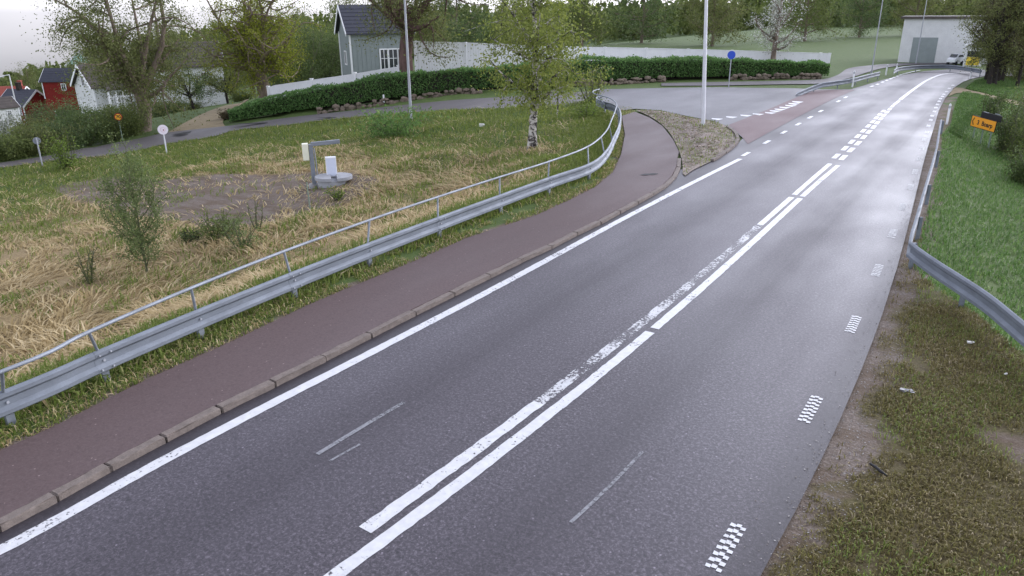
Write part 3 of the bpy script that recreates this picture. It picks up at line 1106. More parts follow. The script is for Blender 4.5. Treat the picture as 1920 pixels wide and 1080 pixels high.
w_beam(local([(p[0], p[1], 0) for p in beam_path], gr), -1, 'rail_beam', gr)
hand3 = [(p[0], p[1], 1.1) for p in [(HAND[0][0] + .1, -5.0), (HAND[0][0] + .05, -1.0)] + HAND]
hp = smooth_path(hand3, 6)
mb = MB()
mb.tube(local(hp, gr), .031, 10)
mb.build('handrail', MT['galv_pipe'], gr)
post_bases = [(RAIL_BASE[0][0], -2.2)] + RAIL_BASE[:8] + RAIL_BASE[8:] + [beam_tail[1], beam_tail[4]]
hand_near = np.array([(p[0], p[1]) for p in hp])
hand_post = [(HAND[0][0] + .02, -2.2)] + HAND[1:9] and None
for i, b in enumerate(post_bases):
    zb = tz(b[0] - .12, b[1])
    mb = MB()
    mb.box((b[0] - gr.location.x - .06, b[1] - gr.location.y, (zb - .3 + .6) / 2), (.075, .12, .9 - zb))
    mb.build('post', MT['galv_pipe'], gr, .006)
    # upright carrying the handrail
    k = int(np.argmin(np.hypot(hand_near[:, 0] - b[0], hand_near[:, 1] - b[1])))
    hx, hy, hz = hp[k]
    if 1 <= i <= 9:
        hx, hy = HAND[i - 1]
    mb = MB()
    mb.tube(local([(b[0] - .09, b[1], .5), (hx, hy, 1.09)], gr), .026, 8)
    mb.build('handrail_post', MT['galv_pipe'], gr)
    for bz in (.46,):
        mb = MB()
        mb.disc((b[0] - gr.location.x + .012, b[1] - gr.location.y, bz), .022, (1, 0, 0), .03, 8)
        mb.build('bolt', MT['polegrey'], gr)
# splice plates
for i in range(1, len(RAIL_BASE), 2):
    p = RAIL_BASE[i]
    k = min(range(len(beam_path)), key=lambda j: math.hypot(beam_path[j][0] - p[0], beam_path[j][1] - p[1]))
    q, r2 = beam_path[max(k - 1, 0)], beam_path[min(k + 1, len(beam_path) - 1)]
    L = math.hypot(r2[0] - q[0], r2[1] - q[1])
    ux, uy = (r2[0] - q[0]) / L, (r2[1] - q[1]) / L
    c0 = beam_path[k]
    off = .006
    seg = [(c0[0] + ux * t_ + uy * off, c0[1] + uy * t_ - ux * off, 0) for t_ in (-.16, .16)]
    sp_ = w_beam(local(seg, gr), -1, 'splice_plate', gr, scale=1.015)
    for bz in (-.13, .13):
        for t_ in (-.1, .1):
            mb = MB()
            mb.disc((c0[0] + ux * t_ + uy * .075 - gr.location.x, c0[1] + uy * t_ - ux * .075 - gr.location.y, .46 + bz), .016, (uy, -ux, 0), .03, 8)
            mb.build('bolt', MT['polegrey'], sp_)

gr2 = empty('guard_rail', (RR[5][0], RR[5][1], 0))
tag(gr2, 'low galvanised guard rail bending away above the green right slope', 'guard rail')
rp = smooth_path(RR, 6)
w_beam(local([(p[0], p[1], 0) for p in rp], gr2), -1, 'rail_beam', gr2, z=.45)
for p in line_plane([(1713, 502), (1803, 574)], -.02) + [RR[3], RR[4], RR[2], RR[0]] + [((RR[-2][0] + RR[-1][0]) / 2, (RR[-2][1] + RR[-1][1]) / 2)]:
    zb = min(tz(p[0], p[1]), 0)
    # nearest beam point
    q = min(rp, key=lambda s_: math.hypot(s_[0] - p[0], s_[1] - p[1]))
    mb = MB()
    mb.box((q[0] - gr2.location.x + .07, q[1] - gr2.location.y + .05, (zb - .3 + .58) / 2), (.09, .06, .88 - zb), .5)
    mb.build('post', MT['galv'], gr2, .006)


def far_rail(px_top, label, flare):
    P = line_plane(px_top, .6)
    P = smooth_path(P, 4)
    o = empty('guard_rail', (P[0][0], P[0][1], 0))
    tag(o, label, 'guard rail')
    pth = []
    n = len(P)
    for i, p in enumerate(P):
        dz = -.42 * max(0, 1 - i / 6) if flare else 0
        pth.append((p[0], p[1], dz))
    w_beam(local(pth, o), -1, 'rail_beam', o, z=.42, scale=.9)
    for p in resample([(q[0], q[1]) for q in P], 3.5)[1:]:
        mb = MB()
        mb.box((p[0] - o.location.x - .1, p[1] - o.location.y + .1, .1), (.06, .1, .8))
        mb.build('post', MT['galv'], o)


far_rail([(1493, 163.5), (1525, 157), (1562, 152), (1596, 147), (1625, 140), (1650, 134)], 'short guard rail with ramped end beyond the junction beside the grass median', True)
far_rail([(1676, 131), (1686, 126), (1717, 122.5), (1747, 121.5), (1781, 121.5), (1812, 125), (1842, 130)], 'distant guard rail following the outside of the bend before the pale building', False)


# ------------------------------------------------------------------ posts, lamps, signs
def delineator(px, py, h, label):
    x, y = on_plane(px, py)
    o = empty('marker_post', (x, y, tz(x, y)))
    tag(o, label, 'marker post', 'roadside marker posts')
    mb = MB()
    mb.tube([(0, 0, -.1), (0, 0, h - .08), (0, 0, h)], [.06, .055, .03], 10)
    mb.build('stake', MT['white'], o)
    mb = MB()
    mb.tube([(0, 0, h * .78), (0, 0, h * .9)], .058, 10)
    mb.build('reflector', MT['polegrey'], o)
    return o


delineator(1598, 162, 1.25, 'white marker post in front of the short guard rail beyond the junction')
delineator(1661, 140, .95, 'white marker post in the gap between the two far guard rails')
delineator(1680, 135, .8, 'white marker post at the start of the distant bend guard rail')
delineator(1775, 232, 1.05, 'white marker post at the end of the right hand guard rail')
delineator(1819, 147.5, .65, 'small pale marker post on the inside of the bend near trees')
x, y, z = on_ground(720, 194)
o = empty('marker_post', (x, y, tz(x, y)))
tag(o, 'short white wooden stake before the stone wall under the hedge', 'marker post')
mb = MB()
mb.box((0, 0, .25), (.1, .1, .75))
mb.build('stake', MT['white'], o, .01)


def lamp(px, py, r0, h, mat, label, armdir=0.0, ground=True):
    x, y, z = on_ground(px, py)
    o = empty('street_lamp', (x, y, z))
    tag(o, label, 'street lamp')
    mb = MB()
    mb.tube([(0, 0, -.3), (0, 0, 1.2), (0, 0, h)], [r0, r0, r0 * .6], 14)
    mb.build('pole', MT[mat], o)
    a = Vector((math.sin(armdir), math.cos(armdir), 0))
    mb = MB()
    mb.tube([(0, 0, h - .05), a * .3 + Vector((0, 0, h + .25)), a * 1.3 + Vector((0, 0, h + .35))], r0 * .4, 8)
    mb.build('arm', MT[mat], o)
    mb = MB()
    mb.box(a * 1.6 + Vector((0, 0, h + .36)), (.25, .65, .12), -armdir)
    mb.build('lamp_head', MT['polegrey'], o, .03)
    mb = MB()
    mb.tube([(0, 0, .0), (0, 0, .12)], r0 * 1.5, 12)
    mb.build('base_collar', MT[mat], o)
    return o


lp_ = lamp(1318, 241, .105, 9, 'pole', 'pale steel lamp post standing on the gravel island', 1.57)
lp_.rotation_euler = (0, R(-3.2), 0)      # the mast leans a little
lamp(771, 226, .09, 9, 'polegrey', 'grey lamp post in the grass before the hedge and stone wall', -.6)
lamp(1634, 137, .06, 7, 'polegrey', 'thin grey lamp post on the far lawn behind the short guard rail', 1.57)
lamp(1717, 120, .06, 7, 'polegrey', 'most distant thin lamp post near the lawn beyond the bend', 1.57)
p = at_dist(27, 182, 165)
o = empty('street_lamp', (p.x, p.y, tz(p.x, p.y)))
tag(o, 'pale street lamp with side arm above the red house roofs', 'street lamp')
top = at_dist(24, 140, 165).z - o.location.z
mb = MB()
mb.tube([(0, 0, 0), (0, 0, top)], [.14, .09], 8)
mb.build('pole', MT['white'], o)
mb = MB()
mb.tube([(0, 0, top), (-.6, -.4, top - .1), (-1.1, -1.0, top - .35)], [.07, .06, .1], 6)
mb.build('arm', MT['white'], o)


def text_mesh(body, size, mat, parent, loc, rot, bold=.0, extr=.002):
    cu = bpy.data.curves.new('lettering', 'FONT')
    cu.body = body
    cu.size = size
    cu.align_x = 'CENTER'
    cu.align_y = 'CENTER'
    cu.extrude = extr
    cu.offset = bold
    tmp = bpy.data.objects.new('tmp', cu)
    COL.objects.link(tmp)
    dg = bpy.context.evaluated_depsgraph_get()
    me = bpy.data.meshes.new_from_object(tmp.evaluated_get(dg))
    bpy.data.objects.remove(tmp)
    me.materials.clear()
    me.materials.append(mat)
    o = bpy.data.objects.new('lettering', me)
    COL.objects.link(o)
    o.parent = parent
    o.location = loc
    o.rotation_euler = rot
    return o


def face_cam(x, y, extra=0.0):
    return math.atan2(-x, y) + extra       # rz so that local -Y looks at the camera


def round_sign(px, py, pxc, pyc, r, name, label, kind):
    x, y, z = on_ground(px, py)
    o = empty(name, (x, y, z), face_cam(x, y))
    tag(o, label, 'road sign')
    hc = at_dist(pxc, pyc, math.hypot(x, y)).z - z
    pm = {'blank': 'polegrey', 'seventy': 'postgreen', 'white': 'pole'}[kind]
    mb = MB()
    mb.tube([(0, 0, -.3), (0, 0, hc + (r * .2 if kind == 'white' else r * .9))], .042, 10)
    mb.build('post', MT[pm], o)
    if kind == 'blank':
        mb = MB()
        mb.disc((0, .06, hc), r, (0, 1, 0), .02)
        mb.build('disc', MT['signback'], o)
    elif kind == 'seventy':
        mb = MB()
        mb.disc((0, -.06, hc), r, (0, 1, 0), .02)
        mb.build('border', MT['signred'], o)
        mb = MB()
        mb.disc((0, -.074, hc), r * .76, (0, 1, 0), .012)
        mb.build('disc', MT['signyellow'], o)
        text_mesh('70', r * 1.15, MT['black'], o, (0, -.083, hc), (R(90), 0, 0), .012)
    else:
        mb = MB()
        mb.disc((0, -.06, hc), r, (0, 1, 0), .02)
        mb.build('disc', MT['signwhite'], o)
        mb = MB()
        n = 36
        for a_, b_ in ((r * .98, r * .84),):
            vs = [(math.cos(2 * math.pi * k / n) * q, -.0725, hc + math.sin(2 * math.pi * k / n) * q) for q in (a_, b_) for k in range(n)]
            mb.add(vs, [(k, (k + 1) % n, n + (k + 1) % n, n + k) for k in range(n)])
        mb.build('border', MT['signwhite'], o)
        mb = MB()
        n = 24
        vs = [(math.cos(2 * math.pi * k / n) * q, -.0735, hc + math.sin(2 * math.pi * k / n) * q) for q in (r * .5, r * .42) for k in range(n)]
        mb.add(vs, [(k, (k + 1) % n, n + (k + 1) % n, n + k) for k in range(n)])
        mb.build('faded_ring', MT['signpink'], o)
        mb = MB()
        mb.disc((.03, -.075, hc - .02), r * .13, (0, 1, 0), .01, 14)
        mb.build('centre_bolt', MT['signred'], o)
    return o


round_sign(80, 312, 72, 264, .21, 'road_sign', 'small grey round sign seen from behind beside the side road', 'blank')
round_sign(230, 263, 223, 219, .26, 'speed_limit_sign', 'yellow round speed limit sign reading 70 before the dark bushes', 'seventy')
round_sign(313, 288, 304, 243, .30, 'road_sign', 'faded white round sign on a pale post at the field edge', 'white')
x, y = on_plane(1366, 164)
o = empty('road_sign', (x, y, tz(x, y)), face_cam(x, y))
tag(o, 'blue round sign on a thin grey post in front of the hedge', 'road sign')
hc = at_dist(1366, 103, math.hypot(x, y)).z - o.location.z
mb = MB()
mb.tube([(0, 0, -.2), (0, 0, hc + .2)], .04, 10)
mb.build('post', MT['polegrey'], o)
mb = MB()
mb.disc((0, -.055, hc), .30, (0, 1, 0), .02)
mb.build('disc', MT['signblue'], o)

# orange direction sign on three posts
sd_ = 45.0
pA, pB = at_dist(1823, 226, sd_), at_dist(1866, 238, sd_ - 1.2)
pC = (pA + pB) / 2
W_ = math.hypot(pA.x - pB.x, pA.y - pB.y)
gz_ = tz(pC.x, pC.y)
o = empty('direction_sign', (pC.x, pC.y, gz_), math.atan2(pB.y - pA.y, pB.x - pA.x))
tag(o, 'orange arrow sign reading 3 Boarp on three green posts by dark bushes', 'direction sign')
hC = pC.z - gz_
H_ = .56
tilt = math.atan2(pB.z - pA.z, W_)
tm = Matrix.Rotation(-tilt, 3, 'Y')
mb = MB()
mb.box((0, 0, hC), (W_ + .1, .03, H_), mat=tm)
mb.build('panel', MT['black'], o)
mb = MB()
mb.box(Vector((0, -.021, hC)), (W_ + .04, .012, H_ - .06), mat=tm)
mb.build('face', MT['orange'], o)
text_mesh('3  Boarp', .30, MT['black'], o, Vector((.10, -.0285, hC)) + tm @ Vector((0.02, 0, -.02)), (R(90), tilt * -1, 0), .010)
mb = MB()
for s_ in (1, -1):
    mb.box(Vector((0, -.031, hC)) + tm @ Vector((-W_ / 2 + .11, 0, s_ * .085)), (.05, .006, .21), mat=tm @ Matrix.Rotation(R(30) * s_, 3, 'Y'))
mb.build('arrow', MT['black'], o)
for i, q in enumerate((-.36, .0, .36)):
    px_ = q * W_
    mb = MB()
    mb.tube([(px_, .05, tz(pC.x + px_, pC.y) - gz_ - .4), (px_, .05, hC + .1)], .035, 8)
    mb.build('post', MT['postgreen'], o)
mb = MB()
mb.box(Vector((.25, .14, hC + .36)), (W_ * .85, .03, .30), mat=tm)
mb.build('back_panel', MT['black'], o)
for q in (-.12, .62):
    mb = MB()
    mb.box(Vector((q, .14, hC + .53)) + tm @ Vector((0, 0, 0)), (.32, .04, .03), mat=tm)
    mb.build('bracket', MT['galv'], o)

# ------------------------------------------------------------------ measuring station in the field
x, y, z = on_ground(590, 349)
rzs = face_cam(x, y)
dist0 = math.hypot(x, y)
o = empty('sensor_post', (x, y, z), rzs)
tag(o, 'grey steel post with top arm and cream box on the gravel patch', 'sensor post')
ppm = dist0 / ray(590, 300).to_2d().length * 1.0 / F_PX   # metres per image pixel here
HP = (at_dist(583, 270, dist0).z - z)
mb = MB()
mb.box((0, 0, HP / 2), (.19, .19, HP))
mb.build('upright', MT['galv_pipe'], o, .015)
mb = MB()
mb.box((.64, 0, HP + .02), (1.25, .16, .17), mat=Matrix.Rotation(R(-3), 3, 'Y'))
mb.build('arm', MT['galv_pipe'], o, .012)
mb = MB()
mb.box((-.24, .02, HP - .33), (.26, .36, .72))
mb.build('equipment_box', MT['cream'], o, .02)
mb = MB()
mb.tube([(.16, .05, .1), (.17, .05, .9), (.14, .05, HP - .2)], .03, 6)
mb.build('cable_pipe', MT['polegrey'], o)
mb = MB()
mb.tube([(0, 0, -.1), (0, 0, .1)], .26, 14)
mb.build('footing', MT['concrete'], o, .02)
x2, y2, z2 = on_ground(623, 347)
o2 = empty('concrete_well', (x2, y2, z2), rzs)
tag(o2, 'round concrete well ring with split lid in the gravel patch', 'well')
mb = MB()
rw = .62
mb.tube([(0, 0, -.2), (0, 0, .26)], rw, 32, smooth=True)
mb.build('ring', MT['concrete'], o2)
for s_ in (0, 1):
    mb = MB()
    n = 16
    a0 = math.pi / 2 if s_ == 0 else -math.pi / 2
    ptsl = [(math.cos(a0 + math.pi * k / n) * (rw + .07), math.sin(a0 + math.pi * k / n) * (rw + .07)) for k in range(n + 1)]
    off = -.035 if s_ == 0 else .035
    vs = [(p_[0] + off + .18 * (s_ * 1.0), p_[1], .272) for p_ in ptsl] + [(p_[0] + off + .18 * (s_ * 1.0), p_[1], .42) for p_ in ptsl]
    m_ = n + 1
    fs = [tuple(range(m_))[::-1], tuple(range(m_, 2 * m_))] + [(k, (k + 1) % m_, m_ + (k + 1) % m_, m_ + k) for k in range(m_)]
    mb.add(vs, fs)
    mb.build('lid_half', MT['concrete'], o2, .015)
o3 = empty('utility_cabinet', (x2, y2, z2 + .42), rzs)
tag(o3, 'pale grey metal cabinet standing on the concrete well lid', 'cabinet')
mb = MB()
mb.box((.04, .45, .32), (.46, .3, .86))
mb.build('housing', MT['white'], o3, .015)
mb = MB()
mb.box((.04, .2975, .32), (.40, .008, .78))
mb.build('door', MT['cabinet'], o3)
x, y, z = on_ground(581, 388)
o = empty('stake', (x, y, z))
tag(o, 'thin weathered wooden stake standing in front of the sensor post', 'stake')
mb = MB()
mb.tube([(0, 0, -.2), (-.03, 0, 1.0)], [.03, .025], 8)
mb.build('stick', MT['postgreen'], o)


# ------------------------------------------------------------------ plants
def rand_leaves(P, size, rng, aspect=.55, flat=0.0):
    """P: (N,3) centres -> verts, quads"""
    n = len(P)
    a = rng.normal(size=(n, 3))
    a[:, 2] *= (1 - flat)
    a /= np.linalg.norm(a, axis=1, keepdims=True) + 1e-9
    b = rng.normal(size=(n, 3))
    b -= a * (a * b).sum(1, keepdims=True)
    b /= np.linalg.norm(b, axis=1, keepdims=True) + 1e-9
    s = size * rng.uniform(.6, 1.35, (n, 1))
    a, b = a * s * .5, b * s * .5 * aspect
    V = np.stack([P - a, P + b, P + a, P - b], 1).reshape(-1, 3)
    Q = np.arange(4 * n).reshape(n, 4)
    return V, Q


def limb_path(rng, p0, p1, n=5, wob=.08, sag=0.0):
    p0, p1 = np.array(p0, float), np.array(p1, float)
    L = np.linalg.norm(p1 - p0)
    out = []
    off = rng.normal(size=3) * wob * L
    for i in range(n + 1):
        t = i / n
        q = p0 + (p1 - p0) * t + off * math.sin(math.pi * t) + np.array([0, 0, -sag * L * t * t])
        out.append(q)
    return out


def tree(name, label, loc, H, r0, cb, cr, n_leaf, leaf, size, bark='bark', seed=0, limbs=10, cat='tree', group=None, droop=0.0, lean=(0, 0), crown_sq=1.0, clump=.16, fork=0.0, flare=1.25, subs=4, top=None):
    """cb: height where the crown starts; cr: crown radius"""
    rng = np.random.default_rng(seed)
    root = empty(name, loc)
    tag(root, label, cat, group)
    tb = MB()
    lx, ly = lean
    tp = []
    nseg = 8
    Ht = H * (.92 if not fork else fork)
    for i in range(nseg + 1):
        t = i / nseg
        tp.append(np.array([lx * t * t + math.sin(t * 5 + seed) * r0 * .35, ly * t * t + math.cos(t * 4 + seed) * r0 * .35, -.3 + (Ht + .3) * t]))
    rad = [r0 * ((flare if i == 0 else 1.0) * (1 - .72 * (i / nseg) ** 1.15) if not fork else (flare if i == 0 else 1.0) * (1 - .25 * i / nseg)) for i in range(nseg + 1)]
    tb.tube(tp, rad, 12)
    lb = MB()
    tips = []
    for k in range(limbs):
        t = rng.uniform(.0, 1.0)
        zc = cb + (H - cb) * (k + .5) / limbs
        f = (zc - cb) / (H - cb)
        rr = cr * math.sqrt(max(.08, 1 - (2 * f - .85) ** 2 * .8)) * rng.uniform(.7, 1.1)
        an = k * 2.39996 + rng.uniform(-.5, .5)
        zs = min(zc * rng.uniform(.55, .8) if not fork else Ht * rng.uniform(.8, 1.0), Ht * .80)
        ti = min(zs / Ht, 1) * nseg
        i0 = int(min(ti, nseg - 1))
        s0 = tp[i0] + (tp[i0 + 1] - tp[i0]) * (ti - i0)
        e0 = np.array([math.cos(an) * rr + lx * f, math.sin(an) * rr * crown_sq + ly * f, zc])
        lp = limb_path(rng, s0, e0, 6, .1, droop)
        rb = rad[min(i0 + 1, nseg)] * (.5 if not fork else .6)
        lb.tube(lp, [rb * (1 - .85 * j / 6) + .008 for j in range(7)], 6)
        tips += lp[3:]
        for m in range(subs):
            j = rng.integers(2, 6)
            q = lp[j] + rng.normal(size=3) * np.array([.33, .33 * crown_sq, .26]) * cr
            sp = limb_path(rng, lp[j], q, 4, .12, droop)
            lb.tube(sp, [max(.006, rb * .3 * (1 - .7 * u / 4)) for u in range(5)], 5)
            tips += sp[2:]
    tb.build('trunk', MT[bark], root)
    lb.build('limbs', MT[bark], root)
    tips = np.array(tips)
    c = tips[rng.integers(0, len(tips), n_leaf)]
    tight = np.where(rng.uniform(0, 1, (n_leaf, 1)) < .72, .42, 1.0)
    P = c + rng.normal(size=(n_leaf, 3)) * cr * clump * np.array([1, 1, .8]) * tight
    if droop:
        P[:, 2] -= np.abs(rng.exponential(.5, n_leaf)) * droop * cr * 1.2
    P = P[P[:, 2] > .15]
    V, Q = rand_leaves(P, size, rng)
    fast_mesh('crown', V, Q, LEAF[leaf], root)
    return root


def shrub(name, label, loc, w, h, n_leaf, leaf, size, seed=0, stems=9, cat='shrub', group=None, spread=1.0, bark='twig', hollow=.3, elong=None, rz=0.0):
    rng = np.random.default_rng(seed)
    root = empty(name, loc, rz)
    tag(root, label, cat, group)
    mb = MB()
    tips = []
    wy = w * (elong or 1.0)
    for k in range(stems):
        an = k * 2.4 + rng.uniform(-.4, .4)
        rr = math.sqrt(rng.uniform(.05, 1)) * .5 * spread
        e = np.array([math.cos(an) * rr * w, math.sin(an) * rr * wy, h * rng.uniform(.62, .98)])
        lp = limb_path(rng, (e[0] * .15, e[1] * .15, -.1), e, 5, .08)
        mb.tube(lp, [.03 * (h / 2) ** .7 * (1 - .8 * i / 5) + .004 for i in range(6)], 5)
        tips += lp[1:]
        for m in range(4):
            j = rng.integers(1, 5)
            q = lp[j] + rng.normal(size=3) * np.array([.16 * w, .16 * wy, .13 * h])
            q[2] = max(q[2], .1)
            sp = limb_path(rng, lp[j], q, 3, .1)
            mb.tube(sp, [.010, .008, .006, .004], 4)
            tips += sp[1:]
    mb.build('stems', MT[bark], root)
    tips = np.array(tips)
    c = tips[rng.integers(0, len(tips), n_leaf)]
    P = c + rng.normal(size=(n_leaf, 3)) * np.array([.1 * w, .1 * wy, .09 * h])
    P[:, 2] = np.where(P[:, 2] < .03, np.abs(P[:, 2]) + .05, P[:, 2])
    V, Q = rand_leaves(P, size, rng)
    fast_mesh('foliage', V, Q, LEAF[leaf], root)
    return root


def G(px, py):
    x, y, z = on_ground(px, py)
    return (x, y, z)


def behind(px, py, dist):
    p = at_dist(px, py, dist)
    return (p.x, p.y, tz(p.x, p.y))


# birch by the rail
tree('birch_tree', 'slender birch with black and white bark beside the curved guard rail', G(1000, 276), 8.2, .21, 3.1, 2.6, 13000, 'birch', .13, 'birch', 11, 16, droop=.16, clump=.17, flare=1.35, subs=6)
tree('birch_tree', 'thin young birch behind the larger birch near the junction', G(1045, 218), 6.5, .05, 2.2, 1.3, 1300, 'birch', .13, 'birch', 12, 8, droop=.2, clump=.2)
shrub('willow_bush', 'light green twiggy bush at the end of the curved handrail', G(1108, 195), 2.2, 2.6, 1300, 'birch', .12, 31, 14)
shrub('willow_bush', 'low yellowish green bush inside the curve of the handrail', G(1098, 222), 2.0, 1.1, 900, 'bright', .1, 32, 10)
# willow sapling in the field and companions
tree('willow_sapling', 'tall feathery willow sapling standing alone in the dry grass', G(276, 505), 3.75, .035, .4, .95, 13000, 'willow', .062, 'twig', 41, 22, droop=-.25, clump=.17, subs=5)
shrub('willow_bush', 'small yellow green sapling in the straw left of the handrail', G(168, 530), 1.0, 1.25, 500, 'olive', .07, 42, 7)
shrub('willow_bush', 'bright green bush between the grey round sign and the gravel patch', G(122, 318), 1.6, 2.1, 1400, 'bright', .12, 43, 12)
shrub('shrub', 'dark green shrub behind the heap in the straw field', G(412, 452), 1.9, 1.2, 1500, 'shrub', .09, 44, 12)
shrub('shrub', 'leafy green bush in front of the grey lamp post', G(738, 256), 4.0, 1.5, 2600, 'slope', .16, 45, 16)
shrub('shrub', 'grassy green plant growing against the concrete well', G(632, 372), .8, .55, 300, 'bright', .08, 46, 8)
shrub('willow_bush', 'pale green bush low in straw right of the heap', G(455, 470), 1.5, 1.1, 900, 'willow', .08, 47, 10)
shrub('shrub', 'dark brown heap of cut twigs lying in the straw', G(362, 450), 1.2, .45, 500, 'dark', .08, 48, 14, bark='barkdark')
shrub('willow_bush', 'thin grey sapling on the gravel between heap and sensor post', G(482, 432), .8, 1.5, 140, 'willow', .06, 49, 4)
# hedges: left and right run as one clipped hedge
HB_PX = [(432, 232), (500, 221), (560, 213), (620, 206), (690, 197), (765, 187), (840, 178), (915, 172), (1000, 166), (1110, 159), (1240, 152), (1340, 149.5), (1450, 147.5), (1556, 146)]
HT_PX = [(432, 208), (500, 187), (560, 173), (620, 161), (690, 147), (765, 137), (840, 130), (915, 128), (1000, 121), (1110, 112), (1240, 110), (1340, 110.5), (1450, 113), (1556, 118)]
HB = [on_ground(*p) for p in HB_PX]
HH = []
for b, t_ in zip(HB, HT_PX):
    HH.append(max(.9, at_dist(t_[0], t_[1], math.hypot(b[0], b[1]) + .8).z - b[2]))
path6 = np.array([(b[0], b[1], b[2], h) for b, h in zip(HB, HH)])
pl = np.array(smooth_path(path6, 6))
rng = np.random.default_rng(5)
hroot = empty('hedge', tuple(HB[7]))
tag(hroot, 'long clipped dark green hedge running behind the side road and junction', 'hedge')
hl = np.array(hroot.location)
core = MB()
cv, cf = [], []
for i, p_ in enumerate(pl):
    a, b = pl[max(i - 1, 0)], pl[min(i + 1, len(pl) - 1)]
    tx, ty = b[0] - a[0], b[1] - a[1]
    L = math.hypot(tx, ty)
    nx, ny = -ty / L, tx / L
    for o_, zf in ((.35, .25), (.3, .88), (1.0, .95), (1.5, .88), (1.5, .0)):
        cv.append((p_[0] + nx * o_ - hl[0], p_[1] + ny * o_ - hl[1], p_[2] - hl[2] + zf * p_[3]))
    if i:
        for k in range(4):
            cf.append(((i - 1) * 5 + k, (i - 1) * 5 + k + 1, i * 5 + k + 1, i * 5 + k))
core.add(cv, cf)
core.build('light_blocker', MT['barkdark'], hroot)  # solid dark core added inside the hedge leaves to block light
seglen = np.hypot(*(pl[1:, :2] - pl[:-1, :2]).T)
cum = np.r_[0, np.cumsum(seglen)]
N = 46000
s_ = rng.uniform(0, cum[-1], N)
X = [np.interp(s_, cum, pl[:, i]) for i in range(4)]
tx = np.interp(s_, cum[1:], (pl[1:, 0] - pl[:-1, 0]) / seglen)
ty = np.interp(s_, cum[1:], (pl[1:, 1] - pl[:-1, 1]) / seglen)
nx, ny = -ty, tx
bump2 = (fbm(s_, s_ * 0 + 3, .7, 9) - .5)
u = rng.uniform(0, 1, N)
front = u < .62
bumpn = (fbm(s_, s_ * 0, 1.6, 3) - .5)
off = np.where(front, rng.normal(.22, .13, N) - bumpn * .3, rng.uniform(.2, 1.6, N))
zf = np.where(front, rng.uniform(.16, 1.0, N), rng.normal(.98, .045, N) + bumpn * .3 + bump2 * .2)
zf = np.where(front, zf, np.clip(zf, .78, 1.22))
P = np.stack([X[0] + nx * off, X[1] + ny * off, X[2] + zf * X[3]], -1) - hl
V, Q = rand_leaves(P, .16, rng)
fast_mesh('foliage', V, Q, LEAF['hedge'], hroot)


# stone wall below the hedge
def stone_wall(pxs, h, label, seed):
    P = [on_ground(*p) for p in pxs]
    P = resample(smooth_path(P, 4), .42)
    rnd = random.Random(seed)
    o = empty('stone_wall', P[len(P) // 2])
    tag(o, label, 'stone wall')
    bm = bmesh.new()
    for p in P:
        for lev in range(2):
            if lev and rnd.random() < .35:
                continue
            r_ = rnd.uniform(.18, .32)
            mtx = Matrix.Translation((p[0] - o.location.x + rnd.uniform(-.12, .12), p[1] - o.location.y + rnd.uniform(-.12, .12), p[2] - o.location.z + .1 + lev * h * .5 + rnd.uniform(-.05, .05))) @ Matrix.Rotation(rnd.uniform(0, 6), 4, 'Z') @ Matrix.Diagonal((rnd.uniform(.9, 1.6), rnd.uniform(.8, 1.1), rnd.uniform(.5, .85), 1))
            res = bmesh.ops.create_icosphere(bm, subdivisions=1, radius=r_, matrix=mtx)
            for v in res['verts']:
                v.co += Vector((rnd.uniform(-1, 1), rnd.uniform(-1, 1), rnd.uniform(-1, 1))) * r_ * .16
    me = bpy.data.meshes.new('rubble')
    bm.to_mesh(me)
    bm.free()
    me.materials.append(MT['stone'])
    q = bpy.data.objects.new('rubble', me)
    COL.objects.link(q)
    q.parent = o


stone_wall([(600, 213.5), (660, 205), (720, 197), (765, 190.5), (840, 181), (900, 175.5)], .5, 'low tumbled rubble wall under the hedge left of the birch', 3)
stone_wall([(1045, 165), (1110, 160.5), (1180, 157), (1245, 153.5)], .5, 'low rubble wall under the hedge just right of the birch', 4)
stone_wall([(1370, 150.5), (1420, 149.5), (1470, 148.8), (1535, 148)], .5, 'low rubble wall under the right end of the hedge', 5)


# fences
def plank_fence(top_px, distf, label, post_every, extra=.12, boards=.16, minh=1.0, mat='white'):
    pts = []
    for (x, y) in top_px:
        d = distf(x)
        p = at_dist(x, y, d)
        pts.append((p.x, p.y, p.z))
    o = empty('plank_fence', (pts[0][0], pts[0][1], tz(pts[0][0], pts[0][1])))
    tag(o, label, 'fence')
    P = resample(pts, boards)
    mb = MB()
    for i, (a, b) in enumerate(zip(P[:-1], P[1:])):
        c = [(a[k] + b[k]) / 2 for k in range(3)]
        zb = tz(c[0], c[1])
        rz = math.atan2(b[1] - a[1], b[0] - a[0])
        L = math.hypot(b[0] - a[0], b[1] - a[1])
        zt = c[2]
        mb.box((c[0] - o.location.x, c[1] - o.location.y, (zt + zb) / 2 - o.location.z), (L * .965, .028 + .012 * (i % 2), zt - zb), rz)
    mb.build('boards', MT[mat], o)
    Q = resample(pts, post_every)
    for p in Q:
        zb = tz(p[0], p[1])
        mb = MB()
        mb.box((p[0] - o.location.x, p[1] - o.location.y, (p[2] + extra + zb) / 2 - o.location.z), (.19, .19, p[2] + extra - zb), .3)
        mb.box((p[0] - o.location.x, p[1] - o.location.y, p[2] + extra + .02 - o.location.z), (.25, .25, .05), .3)
        mb.build('post', MT[mat], o)
    mb = MB()
    mb.sweep([(p[0] - o.location.x, p[1] - o.location.y, p[2] - o.location.z + .02) for p in pts], [(-.05, -.03), (.05, -.03), (.05, .03), (-.05, .03)], closed=True)
    mb.build('top_rail', MT[mat], o)
    return o


